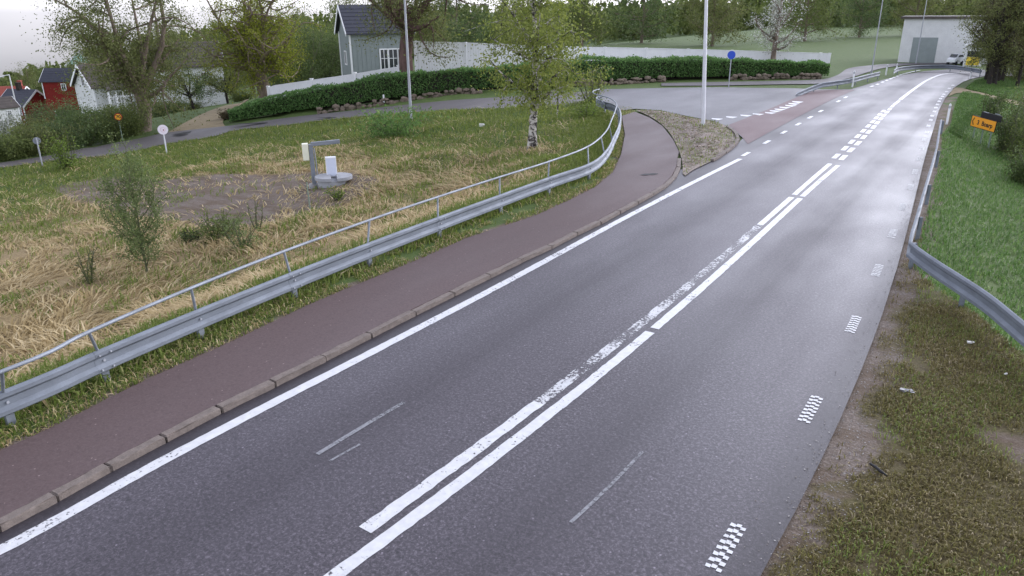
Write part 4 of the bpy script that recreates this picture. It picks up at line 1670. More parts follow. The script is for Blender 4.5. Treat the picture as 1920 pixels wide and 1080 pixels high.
hd = lambda x: float(np.interp(x, [p[0] for p in HB_PX], [math.hypot(b[0], b[1]) for b in HB]))
plank_fence([(503, 165), (515, 161), (556, 155), (627, 145), (680, 137), (720, 130), (754, 125)], lambda x: hd(x) + 4.5, 'low white plank fence with square posts behind the left hedge', 3.6)
plank_fence([(778, 78), (850, 80), (930, 83), (1010, 86), (1100, 89), (1250, 92), (1400, 96), (1556, 101)], lambda x: hd(x) + 5.5, 'tall white plank screen rising above the hedge', 4.2, 0.03, .22)


# ------------------------------------------------------------------ houses
def house(name, label, loc, rz, L, Wd, wallh, roofh, wall, roof, trim='white', windows=(), chimney=None, overhang=.45, cat='house', gable_mat=None, porch=None, door=None):
    """local x = ridge direction; facade at local -y"""
    o = empty(name, loc, rz)
    tag(o, label, cat)
    mb = MB()
    x, y = L / 2, Wd / 2
    vs = [(-x, -y, -3), (x, -y, -3), (x, y, -3), (-x, y, -3), (-x, -y, wallh), (x, -y, wallh), (x, y, wallh), (-x, y, wallh), (-x, 0, wallh + roofh), (x, 0, wallh + roofh)]
    mb.add(vs, [(0, 1, 5, 4), (2, 3, 7, 6)], 0)
    mb.add(vs, [(1, 2, 6, 9, 5), (3, 0, 4, 8, 7)], 0)
    # board battens give the cladding its relief
    for i in range(int(L / .45)):
        mb.box((-x + .22 + i * .45, -y - .012, wallh / 2), (.05, .03, wallh - .02), 0, 0)
    for sx in (-1, 1):
        for i in range(int(Wd / .45)):
            yy = -y + .22 + i * .45
            hh = wallh + roofh * (1 - abs(yy) / y) - .25
            mb.box((sx * (x + .012), yy, hh / 2), (.03, .05, hh), 0, 0)
    mb.build('wall', MT[wall], o)
    sl = math.hypot(y, roofh)
    rm = MB()
    for s in (-1, 1):
        ov = overhang
        k = roofh / y
        a = [(-x - ov, s * (y + ov), wallh - ov * k + .06), (x + ov, s * (y + ov), wallh - ov * k + .06), (x + ov, 0, wallh + roofh + .06), (-x - ov, 0, wallh + roofh + .06)]
        b = [(p[0], p[1], p[2] + .14) for p in a]
        rm.add(a + b, [(0, 1, 2, 3), (4, 5, 6, 7), (0, 1, 5, 4), (2, 3, 7, 6), (1, 2, 6, 5), (3, 0, 4, 7)])
        for i in range(int(sl / .5)):
            t = (i + .5) / (sl / .5)
            rm.box((0, s * (y + ov) * (1 - t), (wallh - ov * k) + (roofh + ov * k) * t + .21), (L + 2 * ov - .02, .05, .03))
    rf = rm.build('roof', MT[roof], o)
    for sx in (-1, 1):
        for s in (-1, 1):
            k = roofh / y
            p0 = Vector((sx * (x + overhang + .03), s * (y + overhang), wallh - overhang * k + .05))
            p1 = Vector((sx * (x + overhang + .03), 0, wallh + roofh + .05))
            d = (p1 - p0)
            mid = (p0 + p1) / 2
            ang = math.atan2(d.z, d.y)
            bb = MB()
            bb.box(mid, (.05, d.length, .3), mat=Matrix.Rotation(ang, 3, 'X'))
            bb.build('bargeboard', MT[trim], o)
    for sx in (-1, 1):
        for s in (-1, 1):
            cb_ = MB()
            cb_.box((sx * (x + .01), s * (y + .01), wallh / 2 - .5), (.16, .16, wallh + .9))
            cb_.build('corner_board', MT[trim], o)
    if chimney is not None:
        cm = MB()
        cm.box((chimney, .0, wallh + roofh + .5), (.7, .7, 1.5))
        cm.box((chimney, .0, wallh + roofh + 1.3), (.85, .85, .15))
        cm.build('chimney', MT['barkdark'] if wall == 'redwall' else MT['redroof'], rf)
    for (face, u, zc, ww, wh) in windows:
        if face == 'f':
            c, sz, ax = (u, -y - .03, zc), (ww, .08, wh), 0
        elif face == 'r':
            c, sz, ax = (x + .03, u, zc), (.08, ww, wh), 1
        else:
            c, sz, ax = (-x - .03, u, zc), (.08, ww, wh), 1
        fm = MB()
        t_ = .12
        if ax == 0:
            for dx_ in (-1, 1):
                fm.box((c[0] + dx_ * (ww / 2), c[1], c[2]), (t_, .1, wh + t_))
            for dz_ in (-1, 1):
                fm.box((c[0], c[1] - .004, c[2] + dz_ * wh / 2), (ww + t_, .1, t_))
            fm.box((c[0], c[1], c[2]), (.06, .09, wh))
            fm.box((c[0], c[1], c[2] + wh * .15), (ww, .085, .05))
        else:
            for dx_ in (-1, 1):
                fm.box((c[0], c[1] + dx_ * (ww / 2), c[2]), (.1, t_, wh + t_))
            for dz_ in (-1, 1):
                fm.box((c[0] + .004, c[1], c[2] + dz_ * wh / 2), (.1, ww + t_, t_))
            fm.box((c[0], c[1], c[2]), (.09, .06, wh))
        fr = fm.build('window', MT[trim], o)
        pm = MB()
        pm.box((c[0], c[1], c[2]), (ww - .02, .05, wh - .02) if ax == 0 else (.05, ww - .02, wh - .02))
        pm.build('pane', MT['glass'], fr)
    if porch:
        px0, pw, pd, ph = porch
        pm = MB()
        a = [(px0 - pw / 2 - .2, -y - pd - .3, ph - .1), (px0 + pw / 2 + .2, -y - pd - .3, ph - .1), (px0 + pw / 2 + .2, -y - .05, ph + .9), (px0 - pw / 2 - .2, -y - .05, ph + .9)]
        b = [(p[0], p[1], p[2] + .14) for p in a]
        pm.add(a + b, [(0, 1, 2, 3), (4, 5, 6, 7), (0, 1, 5, 4), (2, 3, 7, 6), (1, 2, 6, 5), (3, 0, 4, 7)])
        pm.build('porch_roof', MT[roof], o)
        n = 7
        for i in range(n):
            q = MB()
            q.box((px0 - pw / 2 + pw * i / (n - 1), -y - pd, ph / 2 - .5), (.2, .2, ph + .9))
            q.build('porch_post', MT[trim], o)
        q = MB()
        q.box((px0, -y - pd, .85), (pw, .08, .12))
        for i in range(int(pw / .3)):
            q.box((px0 - pw / 2 + .15 + i * .3, -y - pd, .42), (.07, .05, .8))
        q.build('porch_railing', MT[trim], o)
        q = MB()
        q.box((px0, -y - pd, ph - .15), (pw, .14, .22))
        q.build('porch_beam', MT[trim], o)
    return o


def yaw_to_cam(px, py, deg):
    """facade (local -y) turned deg away from the camera; + shows the left gable, - the right gable"""
    p = at_dist(px, py, 100)
    return math.atan2(-p.x, p.y) + R(deg)


# red house with dark roof: long side and right gable seen
p = at_dist(52, 216, 170)
house('red_house', 'red wooden house with dark roof and white windows at the far left', (p.x, p.y, p.z), yaw_to_cam(52, 216, -50), 6.4, 6.4, 2.1, 2.5, 'redwall', 'darkroof',
      windows=[('f', -2.0, 1.2, .8, 1.3), ('f', -.6, 1.2, .9, 1.3), ('f', 1.0, 1.2, .9, 1.3), ('f', 2.3, 1.2, .6, 1.3)], chimney=-.6, overhang=.3)
p = at_dist(30, 186, 200)
house('red_house', 'small house with red tiled roof behind the far left red house', (p.x, p.y, p.z - 2), yaw_to_cam(30, 186, -30), 5.0, 4.6, 3.0, 1.6, 'whitehouse', 'redroof', chimney=1.6, overhang=.3, windows=[('f', 0, 1.8, .8, 1.1)])
p = at_dist(133, 166, 165)
house('red_house', 'red house with blue grey roof left of the white porch house', (p.x, p.y, p.z - .6), yaw_to_cam(133, 166, -28), 7.5, 4.6, 2.2, 1.9, 'redwall', 'darkroof', windows=[('f', 0, 1.1, .8, 1.1)], overhang=.35)
p = at_dist(4, 216, 140)
house('white_house', 'white building with grey roof cut off by the left edge of view', (p.x, p.y, p.z - .8), yaw_to_cam(4, 216, 25), 3.4, 3.4, 2.0, 1.3, 'whitehouse', 'brownroof', windows=[('f', .3, 1.2, .6, .7)], overhang=.25)
p = at_dist(165, 128, 215)
house('pale_house', 'pale mint green gabled house seen between bare trees', (p.x, p.y, p.z - 4.0), yaw_to_cam(165, 128, 70), 8, 6.5, 5.0, 3.0, 'mint', 'darkroof', overhang=.3, windows=[('l', 0, 3.6, 1.0, 1.2)])
p = at_dist(218, 188, 112)
house('white_house', 'white house with brown roof and white porch behind the big tree', (p.x, p.y, p.z), yaw_to_cam(218, 188, 20), 7.0, 6.0, 2.2, 2.3, 'whitehouse', 'brownroof', windows=[('l', 0, 2.6, .9, 1.1), ('f', 1.5, 1.3, .8, 1.1)], porch=(.3, 5.2, 1.2, 1.75), overhang=.45)
p = at_dist(352, 172, 112)
house('white_house', 'long white house partly hidden by the apple tree', (p.x, p.y, p.z), yaw_to_cam(352, 172, 6), 8.6, 6.5, 3.6, 2.6, 'whitehouse', 'brownroof', windows=[('f', -2.0, 1.6, .7, 1.5), ('f', -1.1, 1.6, .7, 1.5), ('f', 1.9, 1.9, .6, 1.5), ('f', 2.7, 1.9, .6, 1.5)], overhang=.45)
p = at_dist(706, 136, 84)
house('grey_house', 'grey green house with tall white framed windows behind the white fence', (p.x, p.y, p.z - .4), yaw_to_cam(706, 136, 12), 6.2, 6.0, 4.6, 2.4, 'greywall', 'darkroof', windows=[('f', 1.2, 1.6, .95, 2.6), ('f', 2.1, 1.6, .8, 2.6), ('f', .25, 1.6, .8, 2.6), ('l', 0, 2, 1, 1.3)], overhang=.4)
# industrial building at the bend, with a yellow shop front
p0 = on_plane(1795, 119.0)
o = empty('shop_building', (p0[0], p0[1], tz(*p0)), face_cam(*p0))
tag(o, 'long pale corrugated building behind the distant bend', 'building')
mb = MB()
mb.box((-1.0, 4.2, 2.2), (9.5, 7, 4.6))
for i in range(30):
    mb.box((-5.6 + i * .31, .685, 2.2), (.1, .04, 4.5))
mb.build('wall', MT['whitehouse'], o)
mb = MB()
mb.box((-1.0, 4.2, 4.62), (10.2, 7.8, .24))
mb.build('roof', MT['brownroof'], o)
mb = MB()
mb.box((-3.4, .66, 1.3), (2.4, .06, 2.6))
mb.build('door', MT['greywall'], o)
p1 = on_plane(1822, 123.5)
o = empty('kiosk', (p1[0], p1[1], tz(*p1)), face_cam(*p1))
tag(o, 'small white kiosk with bright yellow front beside the pale building', 'kiosk')
mb = MB()
mb.box((0, 1.0, 1.0), (1.55, 1.6, 2.0))
mb.build('wall', MT['white'], o)
mb = MB()
mb.box((0, .17, .5), (1.15, .06, .8))
mb.build('counter_front', MT['yellowshop'], o)
mb = MB()
mb.box((0, .18, 1.2), (1.15, .05, .55))
mb.build('window', MT['glass'], o)
mb = MB()
mb.box((0, .9, 2.06), (1.9, 2.1, .12))
mb.build('roof', MT['white'], o)
for q in (-.75, .75):
    mb = MB()
    mb.box((q, .02, 1.0), (.1, .1, 2.0))
    mb.build('post', MT['white'], o)
# parked white car in front of the pale building
p2 = on_plane(1790, 120.6)
o = empty('parked_car', (p2[0], p2[1], tz(*p2)), face_cam(*p2, R(65)))
tag(o, 'small white car parked in front of the pale building', 'car')
mb = MB()
prof = [(-1.0, .28), (-1.02, .62), (-.62, .75), (-.25, 1.08), (.6, 1.1), (.98, .78), (1.02, .3)]
for s_ in (1,):
    vs = [(x_, -.42, z_) for x_, z_ in prof] + [(x_, .42, z_) for x_, z_ in prof]
    n = len(prof)
    mb.add(vs, [tuple(range(n)), tuple(range(n, 2 * n))[::-1]] + [(k, (k + 1) % n, n + (k + 1) % n, n + k) for k in range(n)])
mb.build('body', MT['carwhite'], o, .04)
mb = MB()
mb.add([(-.66, -.36, .78), (-.66, .36, .78), (-.30, .36, 1.05), (-.30, -.36, 1.05)], [(0, 1, 2, 3)])
mb.build('windscreen', MT['glass'], o).location = (-.03, 0, .03)
for s_ in (-1, 1):
    mb = MB()
    mb.add([(-.5, s_ * .425, .78), (.8, s_ * .425, .78), (.5, s_ * .425, 1.02), (-.22, s_ * .425, 1.02)], [(0, 1, 2, 3)])
    mb.build('side_window', MT['glass'], o)
    for x_ in (-.62, .62):
        mb = MB()
        mb.disc((x_, s_ * .4, .2), .2, (0, 1, 0), .14, 18)
        mb.build('wheel', MT['tyre'], o)

# ------------------------------------------------------------------ trees
tree('ash_tree', 'big old tree with forked grey trunk at the driveway corner', G(272, 247), 13, .56, 4.0, 5.0, 36000, 'olive', .15, 'bark', 61, 12, fork=.28, clump=.2, flare=1.5, subs=6)
tree('maple_tree', 'sturdy maple with yellow green leaves at the left end of the hedge', G(494, 193), 11, .55, 2.6, 4.4, 26000, 'maple', .16, 'bark', 62, 20, fork=.34, clump=.16, flare=1.3, subs=9)
tree('apple_tree', 'dark crooked apple tree in front of the long white house', behind(360, 188, 92), 6.0, .2, 1.9, 3.3, 9000, 'apple', .13, 'barkdark', 63, 11, fork=.36, clump=.15, lean=(-.3, 0), subs=5)
tree('apple_tree', 'second arched apple tree right of the long white house', behind(425, 176, 90), 5.0, .15, 1.6, 2.6, 5000, 'olive', .14, 'barkdark', 64, 9, fork=.36, clump=.16, subs=5)
b = behind(768, 140, hd(768) + 2.6)
tree('lime_tree', 'large reddish brown trunk rising behind the hedge at the fence corner', b, 14, .62, 5.6, 5.5, 22000, 'olive', .17, 'barkred', 65, 12, clump=.2, fork=.45, flare=1.2)
b = behind(1452, 108, hd(1452) + 4.5)
tree('cherry_tree', 'tree with pale blossom before the right end of the white screen', b, 7.5, .28, 3.2, 2.6, 4000, 'blossom', .14, 'bark', 66, 10, clump=.18)
# dark trees behind the low white fence
for i, (px, d, h, cr, lf) in enumerate([(560, 96, 8.5, 4.2, 'dark'), (610, 100, 7.0, 3.8, 'dark'), (655, 104, 6.5, 3.2, 'dark'), (585, 112, 11, 4.5, 'shrub'), (530, 104, 9, 4.0, 'dark')]):
    shrub('evergreen_bush', ['big dark evergreen bush directly behind the left part of the white fence', 'dark evergreen bush behind the middle of the low white fence', 'smaller dark evergreen bush beside the grey house', 'tallest dark green bush rising behind the other evergreens', 'dark evergreen bush behind the yellow green maple'][i],
          behind(px, 150, d), cr * 2, h, 9000, lf, .2, 70 + i, 16, group='evergreen bushes behind the white fence')
# bushes beyond the side road, far left
BUSH = [(10, 300, 3.0, 2.0, 'shrub', 'dark bush at the left frame edge beyond the side road'), (45, 292, 3.6, 2.6, 'shrub', 'second dark bush from the left edge along the side road'),
        (85, 287, 3.8, 3.0, 'shrub', 'round dark bush behind the grey round sign'), (125, 279, 3.4, 2.6, 'shrub', 'dark green bush behind the bright green roadside bush'),
        (165, 270, 3.8, 3.6, 'dark', 'tallest dark bush left of the yellow speed limit sign'), (205, 262, 3.6, 3.4, 'shrub', 'dark bush directly behind the yellow speed limit sign'),
        (245, 256, 3.0, 3.0, 'dark', 'dark green bush filling the space left of the big forked trunk'),
        (60, 262, 4.4, 3.4, 'olive', 'olive bush behind the front row near the left edge'), (105, 250, 5.0, 4.6, 'shrub', 'broad olive bush below the red house gable'),
        (150, 243, 5.0, 4.6, 'olive', 'pale olive bush below the blue grey roofed house'), (195, 232, 4.6, 4.4, 'shrub', 'bush below the white porch house'),
        (235, 226, 4.0, 4.2, 'dark', 'dark bush between porch house and big forked trunk'), (70, 236, 4.0, 3.4, 'shrubbrown', 'reddish brown bush under the far left red house'),
        (300, 220, 3.0, 2.3, 'dark', 'dark low bush right of the big forked trunk'), (330, 212, 3.2, 2.0, 'dark', 'dark bush below the long white house'), (362, 205, 2.6, 1.8, 'shrub', 'rounded green bush under the crooked apple tree'),
        (452, 182, 2.8, 2.0, 'shrub', 'shrub beside the driveway left of the maple'), (435, 222, 1.8, .8, 'shrubbrown', 'brown low shrub at the driveway corner'), (25, 240, 4, 3.0, 'shrub', 'green bush under the white building at the left edge'), (120, 225, 6, 4.5, 'olive', 'olive thicket behind the broad bushes under the red houses')]
BUSH_TOP = [240, 222, 214, 206, 190, 188, 180, 204, 168, 170, 188, 186, 202, 176, 178, 184, 164, 215, 226, 160]
for i, (px, py, w, h, lf, lab) in enumerate(BUSH):
    g_ = G(px, py)
    if math.hypot(g_[0], g_[1]) > 112 and px > 280:
        g_ = behind(px, py, 96)
    h = max(.7, (at_dist(px, BUSH_TOP[i], math.hypot(g_[0], g_[1])).z - g_[2]) * .80)
    shrub('bush', lab, g_, w, h, 4200, ['shrub', 'olive', 'dark', 'shrub', 'apple'][(i * 3) % 5] if lf != 'shrubbrown' else lf, .13, 100 + i, 14, cat='bush', group='bushes beyond the side road')
shrub('blossom_bush', 'white flowering bush at the left edge beyond the side road', G(6, 272), 2.6, 2.2, 1500, 'blossom', .16, 140, 10)
# light leafed trees behind the left houses
for i, (px, d, h, cr, lab) in enumerate([(100, 215, 13, 4.0, 'bare olive tree right of the far left red house'), (150, 205, 13, 4.0, 'thin dark tree in front of the pale mint house'), (60, 235, 15, 6, 'tall olive tree behind the far left red house'), (190, 150, 13, 5.5, 'olive tree rising above the white porch house roof'), (235, 160, 14, 5.5, 'olive tree behind the big forked trunk'), (330, 150, 15, 6, 'tall tree behind the long white house'), (420, 140, 14, 6, 'leafy tree behind the maple and driveway'), (485, 150, 15, 6, 'distant tree above the maple')]):
    tree('garden_tree', lab, behind(px, 180, d), h, .22, 2.0, cr, 16000, 'olive' if i % 3 else 'shrub', .22, 'barkdark' if i < 2 else 'bark', 150 + i, 12, group='trees around the houses', clump=.17, subs=9)
for i, (px, d, h, cr) in enumerate([(560, 150, 14, 6), (660, 130, 13, 5.5), (860, 120, 12, 5.5), (980, 130, 13, 6), (1090, 125, 11, 5.5), (1200, 140, 13, 6), (1330, 130, 11, 5.5), (1500, 150, 12, 6), (1600, 170, 12, 6), (1700, 180, 12, 6)]):
    tree('garden_tree', ['tree behind the evergreen bushes', 'tree behind the grey house roof', 'tree behind the left part of the white screen', 'tree behind the white screen above the birch', 'tree behind the white screen right of the birch', 'tree behind the white screen left of the pale lamp post', 'tree behind the white screen right of the pale lamp post', 'tree behind the blossom tree', 'tree on the far lawn left of the pale building', 'tree behind the pale corrugated building'][i],
         behind(px, 140, d), h, .25, 2.0, cr, 14000, ['olive', 'shrub', 'apple'][i % 3], .24, 'bark', 170 + i, 14, group='trees behind the hedge', clump=.17, subs=8)
# pines and shrubs on the right
RT = [(1847, 153, 7.5, .17, 'leftmost dark trunk of the tree clump on the right bend'), (1853, 160, 8, .16, 'front tree of the clump on the right bend'), (1862, 159, 8.5, .26, 'thickest trunked tree of the clump on the right bend'), (1872, 153, 8, .14, 'slim tree right of the thick trunk on the bend'), (1879, 152, 8, .14, 'second slim tree right of the thick trunk on the bend'), (1906, 163, 9, .13, 'dark tree beside the sandy path at the right edge'), (1925, 158, 8, .18, 'tree at the far right edge beyond the sandy path')]
for i, (px, py, h, r0, lab) in enumerate(RT):
    tree('alder_tree', lab, G(px, py), h, r0, 2.5, 2.3, 9000, 'olive' if i != 2 else 'shrubbrown', .12, 'barkdark', 190 + i, 12, group='trees on the inside of the bend', clump=.22, subs=5)
for i, (px, py, w, h, lf, lab) in enumerate([(1880, 285, 1.5, 2.6, 'dark', 'dark shrub directly behind the orange arrow sign'), (1905, 300, 1.9, 2.2, 'shrub', 'dark green shrub right of the orange arrow sign'), (1918, 345, 1.5, 1.5, 'dark', 'nearest dark shrub at the right edge of the slope'), (1912, 235, 2.2, 2.4, 'shrub', 'shrub near the sandy path at the right edge'), (1858, 232, 1.2, 1.9, 'dark', 'small dark bush rising above the orange arrow sign'), (1935, 262, 2.4, 2.8, 'shrub', 'tall shrub touching the right edge of view')]):
    shrub('bush', lab, G(px, py), w, h, 2300, lf, .1, 220 + i, 14, cat='bush', group='bushes on the right slope')
for i, (px, py) in enumerate([(1893, 140), (1912, 150)]):
    shrub('bush', ['brown undergrowth between the bend trees', 'brown undergrowth right of the bend trees'][i], G(px, py), 5, 4.5, 2600, 'olive', .2, 240 + i, 14, cat='bush')


# ------------------------------------------------------------------ grass
def blades(name, X, Y, length, width, lean, mat, rng, dirfield=None, dirspread=1.0, parent=None):
    """lean: 0 upright .. 1 lying"""
    n = len(X)
    Z = terrain(X, Y)
    an = (dirfield if dirfield is not None else 0) + rng.normal(0, dirspread, n) if dirfield is not None else rng.uniform(0, 2 * math.pi, n)
    L = length * rng.uniform(.55, 1.4, n)
    le = np.clip(lean + rng.normal(0, .18, n), 0, 1.0)
    d = np.stack([np.cos(an), np.sin(an)], -1)
    side = np.stack([-d[:, 1], d[:, 0]], -1)
    hz = np.sqrt(np.clip(1 - le ** 2, .02, 1)) * (.42 if lean > .9 else 1.0)
    W = width * rng.uniform(.6, 1.3, n)
    bend = rng.normal(0, .45 if lean > .9 else .25, n)
    P0 = np.stack([X, Y, Z - .02], -1)
    m1 = np.stack([X + d[:, 0] * L * le * .45, Y + d[:, 1] * L * le * .45, Z + L * hz * .62 + .02], -1)
    m1[:, :2] += side * (bend * L * .2)[:, None]
    e1 = np.stack([X + d[:, 0] * L * le, Y + d[:, 1] * L * le, Z + L * hz * .75 + .01], -1)
    e1[:, :2] += side * (bend * L * .55)[:, None]
    s3 = np.concatenate([side, np.zeros((n, 1))], -1)
    w = W[:, None]
    V = np.stack([P0 - s3 * w * .5, P0 + s3 * w * .5, m1 + s3 * w * .5, m1 - s3 * w * .5, e1 + s3 * w * .12, e1 - s3 * w * .12], 1).reshape(-1, 3)
    b = np.arange(n)[:, None] * 6
    Q = np.stack([b + np.array([[0, 1, 2, 3]]), b + np.array([[3, 2, 4, 5]])], 1).reshape(-1, 4)
    o = fast_mesh(name, V, Q, LEAF[mat], parent)
    return o


rng = np.random.default_rng(99)
# candidate points over the left field
N = 330000
X = rng.uniform(-64, -10.5, N)
Y = rng.uniform(-1, 52, N)
az = np.degrees(np.arctan2(X, Y))
rx = np.interp(Y, _ry, _rx)
dd = rx - X
ok = (dd > -.15) & (az > -72)
SIDE_POLY = SL + SU[::-1]
okr = ~inside(X, Y, SIDE_POLY)
ok &= okr
beyond = inside(X, Y, [(p[0], p[1]) for p in SU] + [(-24, 60), (-70, 60), (-90, 20)])
ok &= ~beyond
gin = inside(X, Y, GRAVEL)
ok &= ~(gin & (rng.uniform(0, 1, N) > .10 + .2 * (fbm(X, Y, 2.5, 9) > .55)))
X, Y, dd = X[ok], Y[ok], dd[ok]
ps = p_straw(X, Y)
mixn = fbm(X, Y, 1.3, 88)
isst = rng.uniform(0, 1, len(X)) < np.clip(ps * 1.25 - np.clip((mixn - .52) * 3.2, 0, .75), 0.03, 1)
flow = 2.6 + 2.4 * (vnoise(X, Y, 3.0, 31) - .5) + 2.8 * (vnoise(X, Y, .8, 32) - .5)
keep = isst & (fbm(X, Y, 1.2, 40) > .36)
o = blades('dry_grass', X[keep], Y[keep], .62 * (.45 + 1.0 * vnoise(X[keep], Y[keep], 1.7, 89)), .036, .96, 'straw', rng, flow[keep], .4)
tag(o, 'flattened straw coloured dry grass covering the field behind the guard rail', 'grass', kind='stuff')
kg = ~isst
o = blades('green_grass', X[kg], Y[kg], .24, .028, .6, 'grass', rng)
tag(o, 'fresh green grass along the guard rail and side road', 'grass', kind='stuff')
# extra green growth right behind and below the guard rail
n = 26000
Y2 = rng.uniform(-2, 40, n)
X2 = np.interp(Y2, _ry, _rx) - rng.gamma(1.8, .5, n) - .05
k2 = fbm(X2, Y2, 2.2, 77) > .33
o = blades('verge_grass', X2[k2], Y2[k2], .26, .016, .4, 'grass', rng)
tag(o, 'tufts of green grass growing under the long guard rail', 'grass', kind='stuff')
n = 30000
Y2 = rng.uniform(-2, 44, n)
rx2 = np.interp(Y2, _ry, _rx)
fl = np.interp(Y2, [p[1] for p in FOOT_L], [p[0] for p in FOOT_L])
X2 = rx2 - .35 + rng.uniform(0, 1, n) * np.clip(fl - rx2 + .30, .3, 2.5)
k2 = fbm(X2, Y2, .8, 78) > .36
sel = rng.uniform(0, 1, n) < .33
o = blades('edge_grass', X2[k2 & ~sel], Y2[k2 & ~sel], .10, .016, .65, 'grass', rng)
tag(o, 'low green grass between the guard rail and the footway', 'grass', kind='stuff')
o = blades('edge_straw', X2[k2 & sel], Y2[k2 & sel], .13, .014, .88, 'straw', rng)
tag(o, 'dry grass bits lying along the left edge of the footway', 'grass', kind='stuff')
n = 30000
Y2 = rng.uniform(43, 84, n)
ax2, gx2 = np.interp(Y2, _ay, _ax), np.interp(Y2, _gy, _gx)
X2 = ax2 + .75 + rng.uniform(0, 1, n) * np.clip(gx2 - ax2, .5, 6)
k2 = ~inside(X2, Y2, PT_U + PT_L[::-1])
o = blades('bend_grass', X2[k2], Y2[k2], .16, .03, .6, 'slope', rng)
tag(o, 'green grass along the road edge by the sandy path', 'grass', kind='stuff')
# right slope
n = 150000
Y3 = rng.uniform(12, 84, n)
gx3 = np.interp(Y3, _gy, _gx)
X3 = gx3 + .15 + rng.uniform(0, 1, n) * (7.0 + .12 * Y3)
k3 = (~inside(X3, Y3, PT_U + PT_L[::-1])) & (fbm(X3, Y3, 1.2, 51) > .2)
o = blades('slope_grass', X3[k3], Y3[k3], .14, .022, .6, 'slope', rng)
tag(o, 'lush green grass on the slope right of the road', 'grass', kind='stuff')
# mossy verge
n = 150000
Y4 = rng.uniform(4.5, 24, n)
a4, g4 = np.interp(Y4, _ay, _ax), np.interp(Y4, _gy, _gx)
X4 = a4 + .08 + rng.uniform(0, 1, n) ** 1.15 * 6.0
k4 = (X4 < g4 + .2) & (rng.uniform(0, 1, n) < .08 + 1.1 * sstep((X4 - a4 - .05) / 1.1 + (fbm(X4, Y4, .9, 71) - .5) * -1.2)) & (fbm(X4, Y4, .9, 61) + .25 * (X4 - a4 > 1) > .36)
k4 &= fbm(X4, Y4, 1.6, 73) < .62 + .1 * rng.uniform(-1, 1, n)
o = blades('verge_growth', X4[k4], Y4[k4], .07 * (.5 + 1.2 * vnoise(X4[k4], Y4[k4], .35, 75)), .012, .9, 'moss', rng)
tag(o, 'brown and olive moss and low grass on the roadside verge', 'verge', kind='stuff')
n = 40000
Y5 = rng.uniform(4.5, 22, n)
a5, g5 = np.interp(Y5, _ay, _ax), np.interp(Y5, _gy, _gx)
X5 = a5 + .5 + rng.uniform(0, 1, n) * 5.0
k5 = (X5 < g5 + .2) & (fbm(X5, Y5, 2.4, 74) + rng.normal(0, .04, n) > .56)
o = blades('verge_tufts', X5[k5], Y5[k5], .085, .010, .7, 'grass', rng)
tag(o, 'scattered small green tufts on the mossy verge', 'grass', kind='stuff')

# ------------------------------------------------------------------ far woods
rng = np.random.default_rng(7)
n = 2600
azs = rng.uniform(-80, 30, n)
rs = rng.uniform(250, 400, n)
V_all, Q_all = [], []
base = 0
for a_, r_ in zip(azs, rs):
    x_, y_ = math.sin(R(a_)) * r_, math.cos(R(a_)) * r_
    z_ = tz(x_, y_)
    h_ = rng.uniform(6, 11)
    w_ = h_ * rng.uniform(.18, .3)
    k_ = 60
    t_ = rng.uniform(0.05, 1, k_)
    conif = rng.random() < .6
    rad_ = w_ * ((1 - t_) * 1.1 + .05) if conif else w_ * 1.3 * np.sqrt(np.clip(1 - (2 * t_ - 1) ** 2, .05, 1))
    th_ = rng.uniform(0, 2 * math.pi, k_)
    rr_ = rad_ * rng.uniform(.4, 1, k_)
    P_ = np.stack([x_ + np.cos(th_) * rr_, y_ + np.sin(th_) * rr_, z_ + h_ * t_], -1)
    v_, q_ = rand_leaves(P_, w_ * .75, rng, .8)
    V_all.append(v_)
    Q_all.append(q_ + base)
    base += len(v_)
o = fast_mesh('far_woods', np.concatenate(V_all), np.concatenate(Q_all), LEAF['shrub'])
tag(o, 'distant wooded hillside beyond the village', 'woods', kind='stuff')

# ------------------------------------------------------------------ small things
def small(name, px, py, label, cat, mbf, mat, onp=False):
    x, y, z = on_ground(px, py)
    mb = MB()
    mbf(mb)
    o = mb.build(name, MT[mat])
    o.location = (x, y, tz(x, y) + .02)
    tag(o, label, cat)
    return o


small('litter', 903, 239, 'scrap of white litter lying in grass left of the birch', 'litter', lambda m: (m.box((0, 0, .1), (.26, .14, .16), .4), m.box((.1, .04, .12), (.12, .16, .1), 1.0)), 'litter')
small('litter', 1817, 648, 'scrap of white litter on the verge below the right guard rail', 'litter', lambda m: (m.box((0, 0, .02), (.09, .05, .03), .4), m.box((.04, .02, .025), (.05, .05, .02), 1.0)), 'litter')
small('litter', 1884, 708, 'tiny white scrap on the verge near the right edge', 'litter', lambda m: (m.box((0, 0, .015), (.045, .03, .02), .7), m.box((.01, .015, .02), (.03, .03, .015), .1)), 'litter')
small('plastic_scrap', 1698, 741, 'crumpled grey plastic scrap lying on the mossy verge', 'litter', lambda m: [m.box((math.cos(k) * .06, math.sin(k * 2) * .04, .02 + .006 * k), (.11, .07, .01), k * .5, mat=Matrix.Rotation(.15 * (k % 3 - 1), 3, 'X') @ Matrix.Rotation(k * .5, 3, 'Z')) for k in range(4)], 'plastic')
small('stick', 1643, 888, 'short black stick lying on the gravelly verge', 'stick', lambda m: m.tube([(-.1, .09, .03), (-.02, .03, .035), (.05, -.03, .03), (.13, -.07, .02)], [.016, .022, .02, .01], 7), 'black')
# puddles in the side road
def puddle(px, py, a_, b_, rz, z, label):
    x, y, zz = on_ground(px, py)
    mb = MB()
    n = 26
    rnd = random.Random(int(px))
    mb.add([(math.cos(2 * math.pi * k / n) * a_ * rnd.uniform(.85, 1.1), math.sin(2 * math.pi * k / n) * b_ * rnd.uniform(.8, 1.15), 0) for k in range(n)], [tuple(range(n))])
    o = mb.build('puddle', PUD)
    o.location = (x, y, z)
    o.rotation_euler = (0, 0, rz)
    tag(o, kind='structure')


